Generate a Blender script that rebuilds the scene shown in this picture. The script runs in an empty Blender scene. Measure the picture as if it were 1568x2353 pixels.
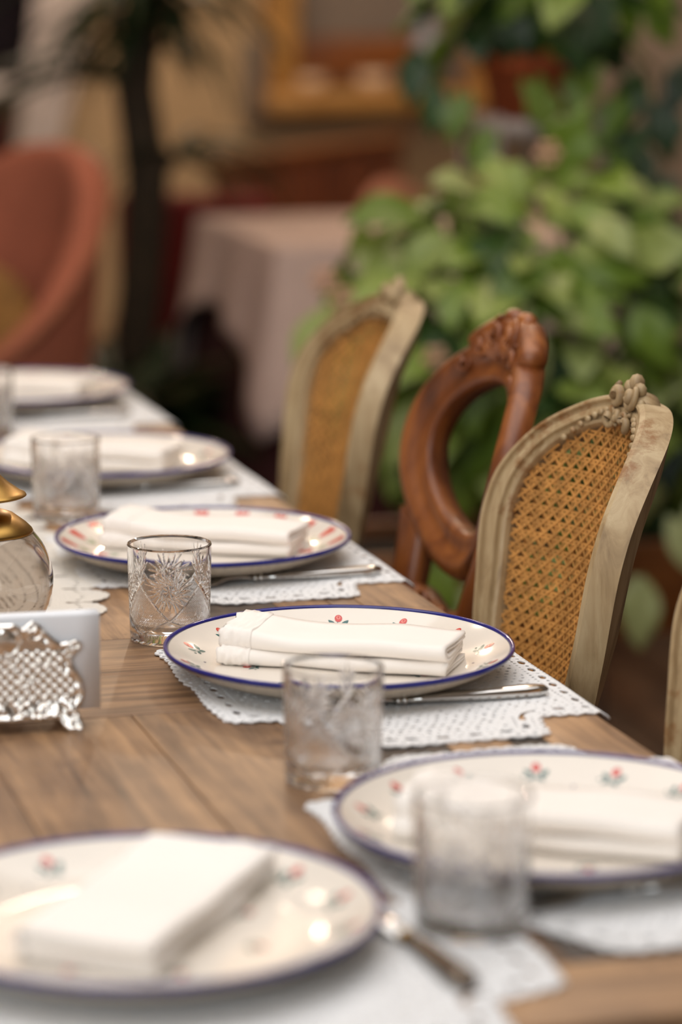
import bpy, bmesh, math, random
import numpy as np
from mathutils import Vector, Matrix, noise

random.seed(7)
rng = np.random.default_rng(7)
SC = bpy.context.scene
COL = SC.collection
PI = math.pi

# ------------------------------------------------------------------ camera
CAM_AZ, CAM_PITCH, CAM_ROLL, CAM_Z = 0.2843, 0.1893, 0.003, 1.308
cam_data = bpy.data.cameras.new('camera')
cam = bpy.data.objects.new('camera', cam_data)
COL.objects.link(cam)
cam.location = (0, 0, CAM_Z)
cam.rotation_euler = (Matrix.Rotation(-CAM_AZ, 3, 'Z') @ Matrix.Rotation(PI / 2 - CAM_PITCH, 3, 'X')
                      @ Matrix.Rotation(CAM_ROLL, 3, 'Z')).to_euler()
cam_data.sensor_fit = 'VERTICAL'
cam_data.sensor_height = 36.0
cam_data.sensor_width = 24.0
cam_data.lens = 6800.0 / 2353.0 * 36.0
cam_data.clip_start = 0.05
cam_data.dof.use_dof = True
cam_data.dof.focus_distance = 2.37
cam_data.dof.aperture_fstop = 2.9
SC.camera = cam

# ------------------------------------------------------------------ world, lights, exposure
world = bpy.data.worlds.new('world')
SC.world = world
world.use_nodes = True
world.node_tree.nodes['Background'].inputs[0].default_value = (1.0, 0.88, 0.75, 1)
world.node_tree.nodes['Background'].inputs[1].default_value = 0.12
SC.view_settings.view_transform = 'Standard'
SC.view_settings.look = 'None'
SC.view_settings.exposure = 0.0
SC.view_settings.gamma = 1.0
SC.view_settings.use_curve_mapping = False
try:
    SC.cycles.use_denoising = True
    SC.cycles.max_bounces = 32
    SC.cycles.glossy_bounces = 8
    SC.cycles.diffuse_bounces = 4
    SC.cycles.transmission_bounces = 32
    SC.cycles.transparent_max_bounces = 12
    SC.cycles.sample_clamp_indirect = 6.0
except Exception:
    pass


def area_light(name, loc, target, sx, sy, power, colour):
    d = bpy.data.lights.new(name, 'AREA')
    d.shape = 'RECTANGLE'
    d.size, d.size_y, d.energy, d.color = sx, sy, power, colour
    o = bpy.data.objects.new(name, d)
    COL.objects.link(o)
    o.location = loc
    o.rotation_euler = (Vector(target) - Vector(loc)).to_track_quat('-Z', 'Y').to_euler()
    return o


def bulb(name, loc, power, colour, radius=0.05):
    d = bpy.data.lights.new(name, 'POINT')
    d.energy, d.color, d.shadow_soft_size = power, colour, radius
    o = bpy.data.objects.new(name, d)
    COL.objects.link(o)
    o.location = loc
    return o


# daylight from the glazing behind the camera and from the skylight over the near end of the table
area_light('window_daylight', (-1.6, -1.4, 2.3), (0.5, 1.9, 0.75), 2.6, 1.9, 66, (0.88, 0.95, 1.0))
area_light('skylight', (0.35, 2.2, 2.9), (0.45, 2.3, 0.75), 2.4, 3.6, 66, (1.0, 0.975, 0.96))
# warm lamps hanging over the room
WARM = (1.0, 0.80, 0.60)
for i, (x, y, z, pw) in enumerate([(1.0, 4.6, 2.3, 7), (1.75, 4.5, 2.4, 20), (0.2, 4.4, 2.5, 7), (2.1, 7.9, 2.3, 42), (1.1, 7.3, 2.5, 30), (2.8, 6.0, 2.5, 7)]):
    bulb('pendant_bulb', (x, y, z), pw, WARM, 0.045)

# ------------------------------------------------------------------ materials


def nmat(name):
    m = bpy.data.materials.new(name)
    m.use_nodes = True
    nt = m.node_tree
    return m, nt, nt.nodes['Principled BSDF']


def node(nt, t, **kw):
    n = nt.nodes.new(t)
    for k, v in kw.items():
        if k.startswith('i_'):
            key = k[2:]
            n.inputs[int(key) if key.isdigit() else key.replace('_', ' ')].default_value = v
        else:
            setattr(n, k, v)
    return n


def rgb(h):
    """sRGB hex or 0-255 triple -> linear"""
    if isinstance(h, str):
        h = [int(h[i:i + 2], 16) for i in (0, 2, 4)]
    return tuple(((c / 255) / 12.92 if c / 255 < 0.04045 else ((c / 255 + 0.055) / 1.055) ** 2.4) for c in h) + (1.0,)


def plain(name, col, rough=0.5, metal=0.0, spec=0.5, var=0.0, scale=30, bump=0.0, bscale=80, coat=0.0, sheen=0.0, trans=0.0):
    m, nt, b = nmat(name)
    c = rgb(col)
    b.inputs['Base Color'].default_value = c
    b.inputs['Roughness'].default_value = rough
    b.inputs['Metallic'].default_value = metal
    b.inputs['Specular IOR Level'].default_value = spec
    b.inputs['Coat Weight'].default_value = coat
    b.inputs['Sheen Weight'].default_value = sheen
    tc = node(nt, 'ShaderNodeTexCoord')
    if var > 0:
        nz = node(nt, 'ShaderNodeTexNoise', i_Scale=scale, i_Detail=5.0)
        nt.links.new(tc.outputs['Object'], nz.inputs['Vector'])
        rp = node(nt, 'ShaderNodeValToRGB')
        rp.color_ramp.elements[0].position, rp.color_ramp.elements[1].position = 0.3, 0.7
        rp.color_ramp.elements[0].color = tuple(x * (1 - var) for x in c[:3]) + (1,)
        rp.color_ramp.elements[1].color = tuple(min(1, x * (1 + var * 0.6)) for x in c[:3]) + (1,)
        nt.links.new(nz.outputs['Fac'], rp.inputs['Fac'])
        nt.links.new(rp.outputs['Color'], b.inputs['Base Color'])
    if bump > 0:
        nz2 = node(nt, 'ShaderNodeTexNoise', i_Scale=bscale, i_Detail=4.0)
        nt.links.new(tc.outputs['Object'], nz2.inputs['Vector'])
        bp = node(nt, 'ShaderNodeBump', i_Strength=bump, i_Distance=0.002)
        nt.links.new(nz2.outputs['Fac'], bp.inputs['Height'])
        nt.links.new(bp.outputs['Normal'], b.inputs['Normal'])
    if trans > 0:
        b.inputs['Transmission Weight'].default_value = trans
    return m


def wood(name, dark, mid, light, rough=0.5, gx=3.0, gy=70.0, bump=0.25, rnd=0.35, wear=None, coat=0.0, axis='X'):
    """grain runs along the object's own X (or Z) axis"""
    m, nt, b = nmat(name)
    tc = node(nt, 'ShaderNodeTexCoord')
    oi = node(nt, 'ShaderNodeObjectInfo')
    add = node(nt, 'ShaderNodeVectorMath', operation='ADD')
    mul = node(nt, 'ShaderNodeMath', operation='MULTIPLY', i_1=37.0)
    nt.links.new(oi.outputs['Random'], mul.inputs[0])
    nt.links.new(tc.outputs['Object'], add.inputs[0])
    nt.links.new(mul.outputs[0], add.inputs[1])
    mp = node(nt, 'ShaderNodeMapping')
    mp.inputs['Scale'].default_value = (gx, gy, gy) if axis == 'X' else (gy, gy, gx)
    nt.links.new(add.outputs[0], mp.inputs['Vector'])
    # slow warping of the grain
    wz = node(nt, 'ShaderNodeTexNoise', i_Scale=0.6, i_Detail=2.0)
    nt.links.new(mp.outputs[0], wz.inputs['Vector'])
    g = node(nt, 'ShaderNodeTexNoise', i_Scale=1.0, i_Detail=7.0, i_Roughness=0.62, i_Distortion=0.6)
    nt.links.new(mp.outputs[0], g.inputs['Vector'])
    big = node(nt, 'ShaderNodeTexNoise', i_Scale=9.0, i_Detail=3.0)
    nt.links.new(add.outputs[0], big.inputs['Vector'])
    mx = node(nt, 'ShaderNodeMath', operation='MULTIPLY_ADD', i_1=0.45)
    nt.links.new(big.outputs['Fac'], mx.inputs[0])
    sc = node(nt, 'ShaderNodeMath', operation='MULTIPLY', i_1=0.75)
    nt.links.new(g.outputs['Fac'], sc.inputs[0])
    nt.links.new(sc.outputs[0], mx.inputs[2])
    rp = node(nt, 'ShaderNodeValToRGB')
    e = rp.color_ramp.elements
    e[0].position, e[0].color = 0.38, rgb(dark)
    e[1].position, e[1].color = 0.78, rgb(light)
    k = e.new(0.56)
    k.color = rgb(mid)
    nt.links.new(mx.outputs[0], rp.inputs['Fac'])
    hs = node(nt, 'ShaderNodeHueSaturation')
    vm = node(nt, 'ShaderNodeMapRange', i_3=1 - rnd, i_4=1 + rnd)
    nt.links.new(oi.outputs['Random'], vm.inputs[0])
    nt.links.new(vm.outputs[0], hs.inputs['Value'])
    nt.links.new(rp.outputs['Color'], hs.inputs['Color'])
    out = hs.outputs['Color']
    if wear is not None:
        wn = node(nt, 'ShaderNodeTexNoise', i_Scale=14.0, i_Detail=8.0, i_Roughness=0.7)
        nt.links.new(add.outputs[0], wn.inputs['Vector'])
        wr = node(nt, 'ShaderNodeValToRGB')
        wr.color_ramp.elements[0].position, wr.color_ramp.elements[1].position = 0.58, 0.66
        nt.links.new(wn.outputs['Fac'], wr.inputs['Fac'])
        mixn = node(nt, 'ShaderNodeMixRGB')
        mixn.inputs['Color2'].default_value = rgb(wear)
        nt.links.new(wr.outputs['Color'], mixn.inputs['Fac'])
        nt.links.new(out, mixn.inputs['Color1'])
        out = mixn.outputs['Color']
    nt.links.new(out, b.inputs['Base Color'])
    b.inputs['Roughness'].default_value = rough
    b.inputs['Coat Weight'].default_value = coat
    b.inputs['Coat Roughness'].default_value = 0.25
    bp = node(nt, 'ShaderNodeBump', i_Strength=bump, i_Distance=0.0015)
    nt.links.new(g.outputs['Fac'], bp.inputs['Height'])
    nt.links.new(bp.outputs['Normal'], b.inputs['Normal'])
    return m


def glass(name, col=(255, 255, 255), rough=0.0, ior=1.5):
    m, nt, b = nmat(name)
    b.inputs['Base Color'].default_value = rgb(col)
    b.inputs['Roughness'].default_value = rough
    b.inputs['IOR'].default_value = ior
    b.inputs['Transmission Weight'].default_value = 1.0
    return m


def leafmat(name, a, b_, c_):
    """green leaf: paler veins and edge, colour varies from leaf to leaf, a little light comes through"""
    m, nt, b = nmat(name)
    oi = node(nt, 'ShaderNodeObjectInfo')
    rp = node(nt, 'ShaderNodeValToRGB')
    e = rp.color_ramp.elements
    e[0].color, e[1].color = rgb(a), rgb(c_)
    k = e.new(0.5)
    k.color = rgb(b_)
    nt.links.new(oi.outputs['Random'], rp.inputs['Fac'])
    tc = node(nt, 'ShaderNodeTexCoord')
    nz = node(nt, 'ShaderNodeTexNoise', i_Scale=22.0, i_Detail=3.0)
    nt.links.new(tc.outputs['Object'], nz.inputs['Vector'])
    hs = node(nt, 'ShaderNodeHueSaturation')
    mr = node(nt, 'ShaderNodeMapRange', i_3=0.7, i_4=1.3)
    nt.links.new(nz.outputs['Fac'], mr.inputs[0])
    nt.links.new(mr.outputs[0], hs.inputs['Value'])
    nt.links.new(rp.outputs['Color'], hs.inputs['Color'])
    nt.links.new(hs.outputs['Color'], b.inputs['Base Color'])
    b.inputs['Roughness'].default_value = 0.42
    tr = node(nt, 'ShaderNodeBsdfTranslucent')
    nt.links.new(hs.outputs['Color'], tr.inputs['Color'])
    mixs = node(nt, 'ShaderNodeMixShader', i_0=0.25)
    nt.links.new(b.outputs[0], mixs.inputs[1])
    nt.links.new(tr.outputs[0], mixs.inputs[2])
    nt.links.new(mixs.outputs[0], nt.nodes['Material Output'].inputs['Surface'])
    return m


M = {}
M['oak'] = wood('reclaimed_oak', (76, 54, 38), (132, 100, 72), (182, 142, 102), rough=0.5, gx=5, gy=80, rnd=0.20, wear=(104, 76, 54))
M['oak_dark'] = wood('dark_reclaimed_oak', (38, 31, 27), (58, 48, 41), (84, 68, 56), rough=0.55, gx=5, gy=90, rnd=0.12)
M['oak_leg'] = wood('table_leg_oak', (70, 48, 33), (120, 88, 60), (150, 115, 80), rough=0.5, gx=5, gy=60, axis='Z')
M['glaze'] = plain('cream_glaze', (230, 221, 209), rough=0.12, spec=0.5, var=0.05, scale=18)
M['underglaze'] = plain('plate_underside', (190, 176, 156), rough=0.35, var=0.25, scale=350)
M['blue'] = plain('cobalt_rim', (32, 36, 120), rough=0.15, var=0.2, scale=60)
M['red'] = plain('painted_red', (205, 52, 46), rough=0.2, var=0.15, scale=300)
M['pink'] = plain('painted_pink', (238, 150, 135), rough=0.2)
M['teal'] = plain('painted_teal', (24, 92, 92), rough=0.2, var=0.2, scale=300)
M['orange'] = plain('painted_orange', (226, 104, 70), rough=0.2, var=0.15, scale=200)
M['sage'] = plain('painted_sage', (150, 165, 130), rough=0.2, var=0.15, scale=200)
M['navy'] = plain('painted_navy', (30, 38, 110), rough=0.2)
M['linen'] = plain('napkin_linen', (250, 243, 235), rough=0.85, bump=0.10, bscale=1500, sheen=0.2)
M['lace'] = plain('crochet_cotton', (244, 244, 244), rough=0.9, var=0.08, scale=500, bump=0.6, bscale=900)
M['runner'] = plain('ivory_crochet', (234, 228, 218), rough=0.9, var=0.08, scale=500, bump=0.6, bscale=900)
M['paper'] = plain('paper_napkin', (236, 238, 242), rough=0.9, bump=0.08, bscale=700)
M['crystal'] = glass('cut_crystal', (255, 255, 255), 0.0, 1.45)
M['globe'] = glass('smoky_globe_glass', (226, 220, 214), 0.02, 1.45)
M['silver'] = plain('polished_silver', (246, 243, 238), rough=0.22, metal=1.0)
M['steel'] = plain('cutlery_silver', (205, 203, 200), rough=0.16, metal=1.0)
M['darkreflect'] = plain('dark_reflection_silver', (120, 108, 96), rough=0.25, metal=1.0, var=0.3, scale=60)  # dark surroundings mirrored in the knife handle are put into the base colour
M['brass'] = plain('aged_brass', (178, 140, 76), rough=0.34, metal=1.0, var=0.25, scale=45)
M['painted'] = wood('limed_chair_paint', (112, 88, 58), (166, 140, 102), (196, 174, 136), rough=0.5, gx=6, gy=60, rnd=0.04, wear=(142, 100, 58), axis='Z')
M['cane'] = plain('woven_cane', (206, 146, 76), rough=0.5, var=0.35, scale=60)
M['walnut'] = wood('polished_walnut', (56, 24, 8), (116, 60, 22), (160, 94, 40), rough=0.42, gx=5, gy=40, rnd=0.05, coat=0.15, axis='Z')
M['seatcloth'] = plain('seat_cloth', (150, 120, 84), rough=0.9, var=0.2, scale=80)
M['floor'] = wood('dark_floorboards', (42, 26, 16), (72, 48, 32), (104, 76, 54), rough=0.45, gx=2, gy=40, rnd=0.2)
M['wall'] = plain('ochre_plaster', (184, 156, 120), rough=0.9, var=0.10, scale=1.2, bump=0.2, bscale=25)
M['wall2'] = plain('grey_plaster', (124, 112, 102), rough=0.9, var=0.12, scale=1.5, bump=0.2, bscale=25)
M['ceil'] = plain('ceiling_paint', (226, 216, 204), rough=0.9, var=0.05, scale=2)
M['honey'] = wood('honey_pine', (136, 94, 42), (176, 128, 66), (198, 152, 90), rough=0.4, gx=3, gy=50, rnd=0.05)
M['brownwood'] = wood('brown_cabinet_wood', (84, 44, 14), (124, 70, 26), (150, 92, 40), rough=0.5, gx=3, gy=40, rnd=0.05)
M['rust'] = wood('russet_bench_wood', (90, 44, 22), (132, 72, 42), (158, 96, 60), rough=0.5, gx=3, gy=40, rnd=0.15)
M['salmon'] = plain('salmon_velvet', (164, 94, 70), rough=0.9, var=0.12, scale=9)
M['gold'] = plain('gold_brown_cushion', (140, 98, 44), rough=0.85, var=0.4, scale=22)
M['white'] = plain('white_paint', (216, 206, 202), rough=0.6, var=0.04, scale=6)
M['curtain'] = plain('white_curtain', (222, 212, 208), rough=0.9, var=0.05, scale=10)
M['darkglass'] = plain('dark_window_pane', (26, 20, 26), rough=0.08, spec=0.5, var=0.3, scale=4)  # near-black glossy pane colour with random mottling
M['maroon'] = plain('maroon_cloth', (58, 12, 12), rough=0.9, var=0.25, scale=12)
M['darkred'] = plain('dark_red_upholstery', (112, 18, 14), rough=0.8, var=0.25, scale=12)
M['cloth'] = plain('pale_tablecloth', (198, 174, 164), rough=0.9, var=0.08, scale=14, bump=0.2, bscale=200)
M['terracotta'] = plain('terracotta', (176, 84, 42), rough=0.8, var=0.2, scale=20)
M['soil'] = plain('potting_soil', (40, 28, 20), rough=1.0, bump=0.8, bscale=120)
M['bark'] = plain('dark_bark', (44, 34, 20), rough=0.9, var=0.4, scale=30, bump=0.8, bscale=60)
M['standmetal'] = plain('grey_stand_paint', (150, 134, 124), rough=0.5, var=0.1, scale=30)
M['bowl'] = plain('white_crockery', (226, 200, 172), rough=0.25)
M['bluevase'] = plain('pale_blue_glaze', (150, 158, 170), rough=0.25, var=0.15, scale=20)
M['pinkflower'] = plain('pink_blossom', (206, 160, 130), rough=0.7)
M['pinkcushion'] = plain('dusty_pink_cushion', (168, 112, 90), rough=0.9, var=0.12, scale=10)
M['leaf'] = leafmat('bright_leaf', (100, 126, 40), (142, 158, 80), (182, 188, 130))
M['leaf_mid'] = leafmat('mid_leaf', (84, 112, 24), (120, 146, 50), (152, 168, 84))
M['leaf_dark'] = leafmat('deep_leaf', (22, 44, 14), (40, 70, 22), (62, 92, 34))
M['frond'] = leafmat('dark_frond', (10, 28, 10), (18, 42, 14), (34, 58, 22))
M['stem'] = plain('green_stem', (70, 78, 30), rough=0.6, var=0.2, scale=40)

# ------------------------------------------------------------------ mesh helpers


def link(o, parent=None):
    COL.objects.link(o)
    if parent is not None:
        o.parent = parent
    return o


def tag(o, label=None, cat=None, group=None, kind=None):
    for k, v in (('label', label), ('category', cat), ('group', group), ('kind', kind)):
        if v:
            o[k] = v
    return o


def empty(name, loc=(0, 0, 0), rz=0.0, label=None, cat=None, group=None):
    o = bpy.data.objects.new(name, None)
    o.empty_display_size = 0.05
    link(o)
    o.location = loc
    o.rotation_euler = (0, 0, rz)
    return tag(o, label, cat, group)


def mesh(name, verts, faces, mats, smooth=True, fmat=None):
    me = bpy.data.meshes.new(name)
    me.from_pydata([tuple(v) for v in verts], [], [tuple(int(i) for i in f) for f in faces])
    for m in (mats if isinstance(mats, (list, tuple)) else [mats]):
        me.materials.append(m)
    if fmat is not None:
        me.polygons.foreach_set('material_index', np.asarray(fmat, dtype=np.int32))
    if smooth:
        me.polygons.foreach_set('use_smooth', np.ones(len(me.polygons), dtype=bool))
    me.update()
    return me


def fix_normals(me):
    bm = bmesh.new()
    bm.from_mesh(me)
    bmesh.ops.recalc_face_normals(bm, faces=bm.faces)
    bm.to_mesh(me)
    bm.free()
    return me


def obj(name, me, parent=None, loc=(0, 0, 0), rot=(0, 0, 0), scale=(1, 1, 1)):
    o = bpy.data.objects.new(name, me)
    link(o, parent)
    o.location, o.rotation_euler, o.scale = loc, rot, scale
    return o


class MB:
    """collects shapes that form one mesh"""

    def __init__(self):
        self.v, self.f, self.m = [], [], []

    def add(self, verts, faces, mi=0):
        k = len(self.v)
        self.v += [tuple(v) for v in verts]
        self.f += [tuple(i + k for i in f) for f in faces]
        self.m += [mi] * len(faces)
        return self

    def box(self, c, s, bevel=0.0, mat=None, mi=0):
        bm = bmesh.new()
        bmesh.ops.create_cube(bm, size=1.0)
        for v in bm.verts:
            v.co = Vector((v.co.x * s[0], v.co.y * s[1], v.co.z * s[2]))
        if bevel > 0:
            bmesh.ops.bevel(bm, geom=list(bm.edges), offset=bevel, segments=2, affect='EDGES', profile=0.5)
        if mat is not None:
            bmesh.ops.transform(bm, matrix=mat, verts=bm.verts)
        for v in bm.verts:
            v.co += Vector(c)
        bm.verts.ensure_lookup_table()
        bm.verts.index_update()
        self.add([v.co.copy() for v in bm.verts], [[v.index for v in f.verts] for f in bm.faces], mi)
        bm.free()
        return self

    def lathe(self, prof, n=48, c=(0, 0, 0), mi=0, closed=False):
        vs, fs = [], []
        m = len(prof)
        for i in range(n):
            a = 2 * PI * i / n
            for r, z in prof:
                vs.append((c[0] + r * math.cos(a), c[1] + r * math.sin(a), c[2] + z))
        for i in range(n):
            j = (i + 1) % n
            for k in range(m if closed else m - 1):
                l = (k + 1) % m
                fs.append((i * m + k, j * m + k, j * m + l, i * m + l))
        return self.add(vs, fs, mi)

    def tube(self, pts, rad, n=10, mi=0, cap=True, flat=1.0):
        pts = [Vector(p) for p in pts]
        rs = rad if isinstance(rad, (list, tuple)) else [rad] * len(pts)
        vs, fs = [], []
        up = None
        for i, p in enumerate(pts):
            t = (pts[min(i + 1, len(pts) - 1)] - pts[max(i - 1, 0)])
            t = t.normalized() if t.length > 0 else Vector((0, 0, 1))
            if up is None:
                up = Vector((0, 0, 1)) if abs(t.z) < 0.9 else Vector((1, 0, 0))
            a = t.cross(up).normalized()
            b = a.cross(t).normalized()
            up = b
            for k in range(n):
                an = 2 * PI * k / n
                vs.append(p + a * (rs[i] * math.cos(an)) + b * (rs[i] * flat * math.sin(an)))
        for i in range(len(pts) - 1):
            for k in range(n):
                l = (k + 1) % n
                fs.append((i * n + k, i * n + l, (i + 1) * n + l, (i + 1) * n + k))
        if cap:
            fs.append(tuple(range(n - 1, -1, -1)))
            fs.append(tuple((len(pts) - 1) * n + k for k in range(n)))
        return self.add(vs, fs, mi)

    def ball(self, c, r, n=12, mi=0, mat=None):
        rx, ry, rz = (r, r, r) if not isinstance(r, (tuple, list)) else r
        vs, fs = [], []
        h = n // 2
        for i in range(h + 1):
            ph = PI * i / h
            for k in range(n):
                th = 2 * PI * k / n
                p = Vector((rx * math.sin(ph) * math.cos(th), ry * math.sin(ph) * math.sin(th), rz * math.cos(ph)))
                if mat is not None:
                    p = mat @ p
                vs.append(p + Vector(c))
        for i in range(h):
            for k in range(n):
                l = (k + 1) % n
                fs.append((i * n + k, (i + 1) * n + k, (i + 1) * n + l, i * n + l))
        return self.add(vs, fs, mi)

    def loft(self, secs, n=14, mi=0, p=2.0):
        """sections (x, y, z, half width in y, half height in z) along x"""
        vs, fs = [], []
        for (x, y, z, hy, hz) in secs:
            for k in range(n):
                a = 2 * PI * k / n
                ca, sa = math.cos(a), math.sin(a)
                vs.append((x, y + hy * math.copysign(abs(ca) ** (2 / p), ca), z + hz * math.copysign(abs(sa) ** (2 / p), sa)))
        for i in range(len(secs) - 1):
            for k in range(n):
                l = (k + 1) % n
                fs.append((i * n + k, i * n + l, (i + 1) * n + l, (i + 1) * n + k))
        fs.append(tuple(range(n - 1, -1, -1)))
        fs.append(tuple((len(secs) - 1) * n + k for k in range(n)))
        return self.add(vs, fs, mi)

    def me(self, name, mats, smooth=True, weld=False):
        me = mesh(name, self.v, self.f, mats, smooth, self.m)
        return fix_normals(me)

    def build(self, name, mats, parent=None, smooth=True, **kw):
        return obj(name, self.me(name, mats, smooth), parent, **kw)


def auto_smooth(o, deg=35):
    me = o.data
    try:
        me.set_sharp_from_angle(angle=math.radians(deg))
    except Exception:
        pass
    return o


def copy_tree(o, parent=None, loc=None, rz=None):
    c = o.copy()
    COL.objects.link(c)
    if parent is not None:
        c.parent = parent
    if loc is not None:
        c.location = loc
    if rz is not None:
        c.rotation_euler = (0, 0, rz)
    for ch in list(o.children):
        copy_tree(ch, c)
    return c


def march(F, x0, y0, d, ztop, zbot):
    """solid sheet wherever the field F (ny, nx) is positive; ztop / zbot are functions of (x, y)"""
    ny, nx = F.shape
    Fp = F.copy()
    Fp[0, :] = Fp[-1, :] = -1
    Fp[:, 0] = Fp[:, -1] = -1
    Fp[np.abs(Fp) < 1e-9] = 1e-9
    jj, ii = np.meshgrid(np.arange(ny), np.arange(nx), indexing='ij')
    P = np.stack([x0 + ii * d, y0 + jj * d], -1).reshape(-1, 2)
    nC = nx * ny
    a, b = Fp[:, :-1], Fp[:, 1:]
    t = np.clip(a / (a - b + 1e-12), 0.02, 0.98)
    EH = np.stack([x0 + (ii[:, :-1] + t) * d, y0 + jj[:, :-1] * d], -1).reshape(-1, 2)
    a, b = Fp[:-1], Fp[1:]
    t = np.clip(a / (a - b + 1e-12), 0.02, 0.98)
    EV = np.stack([x0 + ii[:-1] * d, y0 + (jj[:-1] + t) * d], -1).reshape(-1, 2)
    ALL = np.concatenate([P, EH, EV])
    oH, oV = nC, nC + len(EH)
    J, I = np.meshgrid(np.arange(ny - 1), np.arange(nx - 1), indexing='ij')
    J, I = J.ravel(), I.ravel()
    c = [J * nx + I, J * nx + I + 1, (J + 1) * nx + I + 1, (J + 1) * nx + I]
    e = [oH + J * (nx - 1) + I, oV + J * nx + I + 1, oH + (J + 1) * (nx - 1) + I, oV + J * nx + I]
    ins = Fp > 0
    bits = [ins[:-1, :-1].ravel(), ins[:-1, 1:].ravel(), ins[1:, 1:].ravel(), ins[1:, :-1].ravel()]
    code = bits[0] * 1 + bits[1] * 2 + bits[2] * 4 + bits[3] * 8
    tris, sides, quads = [], [], []
    for k in range(1, 16):
        s = np.nonzero(code == k)[0]
        if len(s) == 0:
            continue
        if k == 15:
            quads.append(np.stack([c[q][s] for q in range(4)], 1))
            continue
        poly = []
        for q in range(4):
            if k >> q & 1:
                poly.append(('c', q))
            if (k >> q & 1) != (k >> ((q + 1) % 4) & 1):
                poly.append(('e', q))
        idx = [c[q][s] if w == 'c' else e[q][s] for w, q in poly]
        for q in range(1, len(idx) - 1):
            tris.append(np.stack([idx[0], idx[q], idx[q + 1]], 1))
        L = len(poly)
        for q in range(L):
            if poly[q][0] == 'e' and poly[(q + 1) % L][0] == 'e':
                sides.append(np.stack([idx[q], idx[(q + 1) % L]], 1))
    tr = np.concatenate(tris)
    qd = np.concatenate(quads) if quads else np.zeros((0, 4), int)
    sd = np.concatenate(sides)
    used = np.unique(np.concatenate([tr.ravel(), qd.ravel()]))
    remap = np.full(len(ALL), -1)
    remap[used] = np.arange(len(used))
    V = ALL[used]
    n = len(V)
    X, Y = V[:, 0], V[:, 1]
    top = np.stack([X, Y, ztop(X, Y)], 1)
    bot = np.stack([X, Y, zbot(X, Y)], 1)
    tr, qd, sd = remap[tr], remap[qd], remap[sd]
    faces = [tuple(f) for f in tr.tolist()] + [tuple(f) for f in qd.tolist()]
    faces += [tuple(f) for f in (tr[:, ::-1] + n).tolist()] + [tuple(f) for f in (qd[:, ::-1] + n).tolist()]
    faces += [(q, p, p + n, q + n) for p, q in sd.tolist()]
    return np.concatenate([top, bot]), faces

# ------------------------------------------------------------------ room shell
TZ = 0.75                                  # table top
EX = 0.776                                 # right edge of the table
X0, X1, Y0, Y1, ZC = -2.6, 3.2, -2.6, 9.0, 3.0


def structure(name, c, s, mat):
    o = MB().box(c, s).build(name, mat, smooth=False)
    o['kind'] = 'structure'
    return o


fl = structure('floor', ((X0 + X1) / 2, (Y0 + Y1) / 2, -0.06), (X1 - X0 + 0.2, Y1 - Y0 + 0.2, 0.08), M['soil'])
bw = 0.14
xx = X0
rowi = 0
board_cache = {}
while xx < X1 - 1e-6:                      # floorboards run along y, staggered; only the visible half is laid singly
    yy = Y0 - (rowi % 3) * 0.9
    if xx + bw > 1.0:
        while yy < Y1:
            a, b = max(yy, Y0), min(yy + 2.6, Y1)
            L = round(b - a, 3)
            if L > 0.05:
                if L not in board_cache:
                    board_cache[L] = MB().box((0, 0, 0), (L - 0.004, bw - 0.005, 0.02), 0.002).me('floorboard', M['floor'])
                obj('floorboard', board_cache[L], fl, (xx + bw / 2, (a + b) / 2, -0.0101), (0, 0, PI / 2))
            yy += 2.6
    rowi += 1
    xx += bw
wide = MB().box((0, 0, 0), (Y1 - Y0, 3.52, 0.02)).me('floorboard', M['floor'])
obj('floorboard', wide, fl, (X0 + 1.78, (Y0 + Y1) / 2, -0.0101), (0, 0, PI / 2))
structure('wall_back', ((X0 + X1) / 2, Y1 + 0.05, ZC / 2), (X1 - X0 + 0.2, 0.1, ZC), M['wall'])
structure('wall_front', ((X0 + X1) / 2, Y0 - 0.05, ZC / 2), (X1 - X0 + 0.2, 0.1, ZC), M['ceil'])
structure('wall_left', (X0 - 0.05, (Y0 + Y1) / 2, ZC / 2), (0.1, Y1 - Y0, ZC), M['ceil'])
structure('wall_right', (X1 + 0.05, (Y0 + Y1) / 2, ZC / 2), (0.1, Y1 - Y0, ZC), M['wall2'])
structure('ceiling', ((X0 + X1) / 2, (Y0 + Y1) / 2, ZC + 0.05), (X1 - X0 + 0.2, Y1 - Y0 + 0.2, 0.1), M['ceil'])
structure('baseboard_back', ((X0 + X1) / 2, Y1 - 0.01, 0.05), (X1 - X0, 0.02, 0.1), M['brownwood'])

# ------------------------------------------------------------------ dining table
table = empty('dining_table', (0.345, 2.575, 0), 0, 'long rustic table of reclaimed wooden boards, laid for a meal', 'table')
TX0, TY0, TY1 = -0.086, 1.385, 3.765


def plank(xa, xb, ya, yb, along, dark=False, dz=0.0):
    lx, ly = xb - xa, yb - ya
    L, Wd = (lx, ly) if along == 'x' else (ly, lx)
    o = MB().box((0, 0, 0), (L - 0.0007, Wd - 0.0007, 0.034), 0.0007).build('plank', M['oak_dark' if dark else 'oak'], table)
    o.location = ((xa + xb) / 2 - 0.345, (ya + yb) / 2 - 2.575, TZ - 0.017 + dz)
    if along == 'y':
        o.rotation_euler = (0, 0, PI / 2)
    return o


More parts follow.
